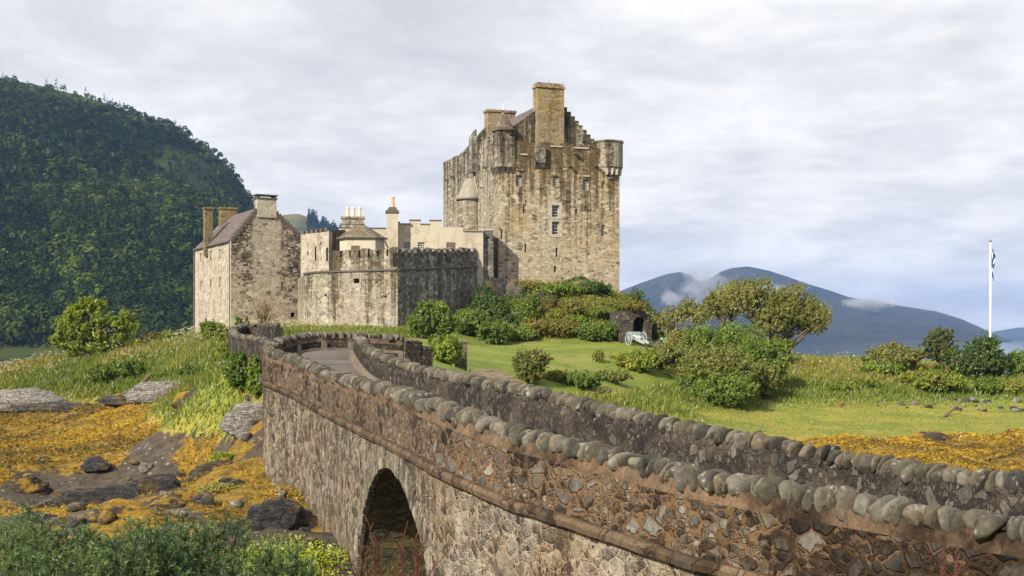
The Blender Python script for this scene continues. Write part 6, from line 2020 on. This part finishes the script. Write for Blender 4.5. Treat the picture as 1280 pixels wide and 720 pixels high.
rock('dark blue-grey boulder against the bridge foot', 350, 640, 36.5, 2.0, 1.5, 0.95, M['rock_dark'], 12, 0.5, rough=0.5, sink=0.25)
rock('weedy lump right of the mud slab', 228, 616, 41, 1.6, 1.1, 0.5, M['rock_weed'], 13)
rock('weedy lump with a bright green cap', 268, 595, 46, 1.8, 1.1, 0.6, M['rock_weed'], 14)
rock('flat slab at the bottom near the gorse', 215, 652, 34, 2.6, 1.4, 0.3, M['rock_slab'], 15, rough=0.22)
rock('grey slab under the gorse at left', 90, 655, 33, 3.2, 1.6, 0.35, M['rock_slab'], 16, rough=0.22)
rock('dark low rock at the left edge near the gorse', 20, 640, 36, 2.2, 1.2, 0.4, M['rock_dark'], 17)
rock('flat-topped weed-covered rock on the right-hand shore', 1160, 552, 62, 2.6, 1.5, 0.85, M['rock_weed'], 18, rough=0.22)
rock('dark crag face below the keep\'s left corner', 622, 366, 108, 2.6, 1.8, 2.0, M['rock_dark'], 19, 0.2, 0.3)
rock('black rock knob above the emerald bush', 676, 368, 106, 1.2, 1.0, 1.3, M['rock_dark'], 20, 0.2)
rock('brown rock step on the crag left of the emerald bush', 642, 366, 107.5, 1.9, 1.2, 1.3, M['rock_mound'], 21)
rock('brown rock step in the middle of the crag', 712, 392, 102.5, 2.4, 1.2, 1.0, M['rock_mound'], 22)
rock('rock beside the ruin on the crag', 763, 390, 106, 2.2, 1.4, 1.2, M['rock_mound'], 23)
rock('pale stone lump by the approach road below the house', 345, 412, 75, 1.2, 0.8, 0.4, M['rock_pale'], 24)
rock('small pale boulder on the marsh behind the parapet', 860, 513, 75, 0.55, 0.4, 0.28, M['rock_pale'], 25, sub=3)

_ledge = [(30, 578, 51, 1.8), (95, 583, 49, 1.3), (250, 622, 41, 1.2), (150, 655, 35, 1.5), (45, 632, 38, 1.3), (285, 610, 43, 1.0), (205, 640, 37, 1.0), (305, 655, 34.5, 1.1), (120, 570, 54, 1.4), (10, 606, 44, 1.2), (235, 590, 47, 0.9), (75, 645, 36, 0.9)]
_lw = ['by the left edge, highest on the mud', 'just above the long black rib', 'right of the smooth slab', 'half hidden by the gorse shoots', 'near the left edge above the gorse', 'between weedy lump and bridge', 'under the smooth slab', 'next to the bright green weed', 'at the seaweed margin', 'at the left edge level with the black rib', 'beside the weedy lump', 'close above the corner gorse']
for i_, ((px_, py_, d_, w_), lw_) in enumerate(zip(_ledge, _lw)):
    rock('jagged dark rock ' + lw_, px_, py_, d_, w_, w_ * 0.6, w_ * 0.32, M['rock_dark'] if i_ % 3 else M['rock_weed'], 90 + i_, 0.3 * math.sin(i_ * 2.1), rough=0.6, sub=4, sink=0.25)

# scattered stones: each one an object; built once, then copied
def scatter():
    protos = []
    for i in range(5):
        V, Fc = stone_variant(300 + i, (1.0, 0.8, 0.55), 2)
        me = bpy.data.meshes.new('shore_stone')
        me.from_pydata([tuple(v) for v in V], [], [tuple(f) for f in Fc])
        for p in me.polygons: p.use_smooth = True
        protos.append(me)
    mats = [M['rock_pale'], M['rock_slab'], M['rock_dark']]
    for i, me in enumerate(protos): me.materials.append(mats[(0, 0, 1, 1, 2)[i]])
    def one(px, py, d, s, lab, grp):
        c = P(px, py, d)
        o = bpy.data.objects.new('shore_stone', protos[rnd.randrange(5)])
        COL.objects.link(o)
        o.location = (c.x, c.y, H(c.x, c.y) + s * 0.12)
        o.scale = (s, s * rnd.uniform(0.8, 1.2), s * rnd.uniform(0.8, 1.2))
        o.rotation_euler = (rnd.gauss(0, 0.2), rnd.gauss(0, 0.2), rnd.uniform(0, 6.28))
        tag(o, lab, 'stone', grp)
    zc = 5.6
    for k in range(80):
        px = rnd.uniform(0, 330); py = rnd.uniform(572, 668)
        d = F * zc / (py - HZ)
        one(px, py, d, rnd.choice([0.14, 0.18, 0.22, 0.28, 0.36, 0.5, 0.7]), 'small grey stone lying loose on the mud near the gorse', 'loose stones on the left mud')
    for k in range(44):
        px = rnd.gauss(1215, 42) if k < 32 else rnd.gauss(1085, 40); py = rnd.uniform(497, 511)
        one(px, py, rnd.uniform(82, 86.5), rnd.choice([0.25, 0.32, 0.42, 0.6]), 'pale stone in the line of rubble at the foot of the right-hand ridge', 'rubble along the right-hand ridge')
    for k in range(32):
        px = rnd.uniform(5, 105); py = rnd.uniform(490, 504)
        one(px, py, rnd.uniform(85, 88), rnd.choice([0.2, 0.3, 0.4]), 'whitish stone tumbled around the left-hand outcrop', 'tumbled stones at the left outcrop')
    for k in range(26):
        px = rnd.uniform(348, 420); t = (px - 348) / 72
        py = 612 + t * 85 + rnd.uniform(-8, 25)
        one(px - 4, py, 40 - 11 * t, rnd.choice([0.25, 0.35, 0.45]), 'rough stone in the footing heap under the bridge wall', 'footing stones under the bridge')
scatter()


def driftwood(label, pts, r):
    o = MB().tube(pts, r, 7)
    tag(o.build('driftwood', M['bark'], base=tuple(pts[0])), label, 'log')
def gp(px, py, d, dz=0.1):
    c = P(px, py, d)
    return Vector((c.x, c.y, H(c.x, c.y) + dz))
driftwood('dark beam of driftwood on the left bank above the ledge', [gp(148, 500, 83, 0.15), gp(166, 495, 84, 0.3), gp(189, 487, 85, 0.55)], [0.12, 0.15, 0.12])
driftwood('forked piece of driftwood on the right-hand marsh', [gp(1180, 519, 80, 0.08), gp(1188, 515, 80.5, 0.25), gp(1197, 508, 81, 0.6)], [0.09, 0.08, 0.04])


def spoked_wheel(mb, c, axis, r, n=10):
    a = Vector(axis).normalized(); x = Vector((0, 0, 1)); y = a.cross(x).normalized()
    ring = [c + (x * math.cos(q) + y * math.sin(q)) * r for q in np.linspace(0, 2 * math.pi, 25)]
    mb.tube(ring, 0.045, 6, cap=False)
    for k in range(n):
        q = 2 * math.pi * k / n
        mb.tube([c, c + (x * math.cos(q) + y * math.sin(q)) * r], 0.028, 5)
    mb.tube([c - a * 0.1, c + a * 0.12], 0.09, 8)


def build_cannon():
    m = plain('pale_blue_paint', (0.31, 0.355, 0.365), 0.5, 0.15, 4.0)
    c = gp(795, 432, 98, 0)
    root = thing('cannon', 'pale blue field gun with spoked wheels on the lawn before the ruin', 'cannon', tuple(c), 'field guns on the castle lawn')
    ax = Vector((0.90, 0.43, 0)); fw = Vector((-0.43, 0.90, 0))
    for s in (-1, 1):
        mb = MB(); spoked_wheel(mb, c + ax * s * 0.85 + Vector((0, 0, 0.66)), ax, 0.64); mb.build('wheel', m, root)
    mb = MB(); b = c + Vector((0, 0, 0.85))
    mb.tube([b + fw * 1.3 + Vector((0, 0, 0.25)), b + fw * 1.2 + Vector((0, 0, 0.24)), b, b - fw * 0.9 - Vector((0, 0, 0.12)), b - fw * 1.0], [0.15, 0.11, 0.16, 0.19, 0.08], 10); mb.build('barrel', m, root, smooth=True)
    mb = MB()
    for s in (-0.25, 0.25):
        mb.box(b + ax * s - Vector((0, 0, 0.25)) - fw * 1.9 - Vector((0, 0, 0.5)), ax * 0.09, Vector((0, 0, 0.28)), fw * 2.3 + Vector((0, 0, 0.55)))
    mb.tube([c + ax * -0.8 + Vector((0, 0, 0.66)), c + ax * 0.8 + Vector((0, 0, 0.66))], 0.06, 8)
    mb.build('carriage', m, root)
    mb = MB()   # gun shield
    q = b + fw * 0.35 - Vector((0, 0, 0.35))
    mb.prism([q - ax * 0.75, q + ax * 0.75, q + ax * 0.75 + Vector((0, 0, 0.85)), q - ax * 0.75 + Vector((0, 0, 0.85))], fw * 0.03); mb.build('shield', m, root)
    root.scale = (0.82, 0.82, 0.82)
    kids = list(root.children)
    r2 = root.copy(); COL.objects.link(r2)
    r2.location = gp(841, 432, 97, 0)
    r2['label'] = 'pale blue field gun half hidden by the slender willow'
    r2.rotation_euler = (0, 0, 0.5)
    for k in kids:
        q = k.copy(); COL.objects.link(q); q.parent = r2
    # low rubble bank between the guns
    for i, (px, lab) in enumerate(((815, 'rough brown stone beside the cannon wheel'), (822, 'rough brown stone between the two cannons'), (828, 'rough brown stone close to the hidden cannon'))):
        rock(lab, px, 428, 98, 0.7, 0.5, 0.55, M['rock_mound'], 60 + i, sub=3)
build_cannon()


def build_flagpole():
    d = 108
    b = P(1238, 450, d)
    b.z = H(b.x, b.y)
    zt = (HZ - 303) / F * d
    root = thing('flagpole', 'tall white flagpole with a limp blue and white flag', 'flagpole', tuple(b))
    mb = MB(); mb.tube([(b.x, d, b.z - 0.2), (b.x, d, zt)], [0.12, 0.075], 10); mb.build('pole', M['white'], root, smooth=True)
    mb = MB(); mb.lathe((b.x, d), [(0.05, zt), (0.12, zt + 0.06), (0.12, zt + 0.13), (0.03, zt + 0.2)], 8); mb.build('finial', M['pipe'], root)
    m, t = new_mat('saltire_cloth')
    uv = t.n('ShaderNodeUVMap').outputs[0]
    s = t.n('ShaderNodeSeparateXYZ', {0: uv}).outputs
    d1 = t.math('ABSOLUTE', t.math('SUBTRACT', s[0], s[1])); d2 = t.math('ABSOLUTE', t.math('SUBTRACT', t.math('ADD', s[0], s[1]), 1.0))
    k = t.math('LESS_THAN', t.math('MINIMUM', d1, d2), 0.065)
    finish(t, t.mix(k, (0.008, 0.04, 0.22), (0.75, 0.75, 0.76)), 0.8)
    nu, nv = 18, 24
    vs, uvs = [], []
    for j in range(nv + 1):
        for i in range(nu + 1):
            u, v = i / nu, j / nv
            fold = 0.10 * math.sin(u * 13 + v * 2.0)
            x = b.x + 0.09 + 0.36 * u * (0.55 + 0.45 * (1 - v) ** 2) + 0.04 * math.sin(v * 7) * u
            vs.append((x, d - 0.03 + fold * (0.4 + u), zt - 0.35 - (v * 2.3 + u * 0.95) * 1.02)); uvs.append((u, 1 - v))
    fs = [(j * (nu + 1) + i, j * (nu + 1) + i + 1, (j + 1) * (nu + 1) + i + 1, (j + 1) * (nu + 1) + i) for j in range(nv) for i in range(nu)]
    mb = MB(); mb.add(vs, fs)
    org = ORG[root.name]
    me = bpy.data.meshes.new('flag'); me.from_pydata([tuple(np.array(v) - org) for v in vs], [], fs)
    ul = me.uv_layers.new(name='UVMap')
    for lp_ in me.loops: ul.data[lp_.index].uv = uvs[lp_.vertex_index]
    for p in me.polygons: p.use_smooth = True
    link('flag', me, m, root)
build_flagpole()
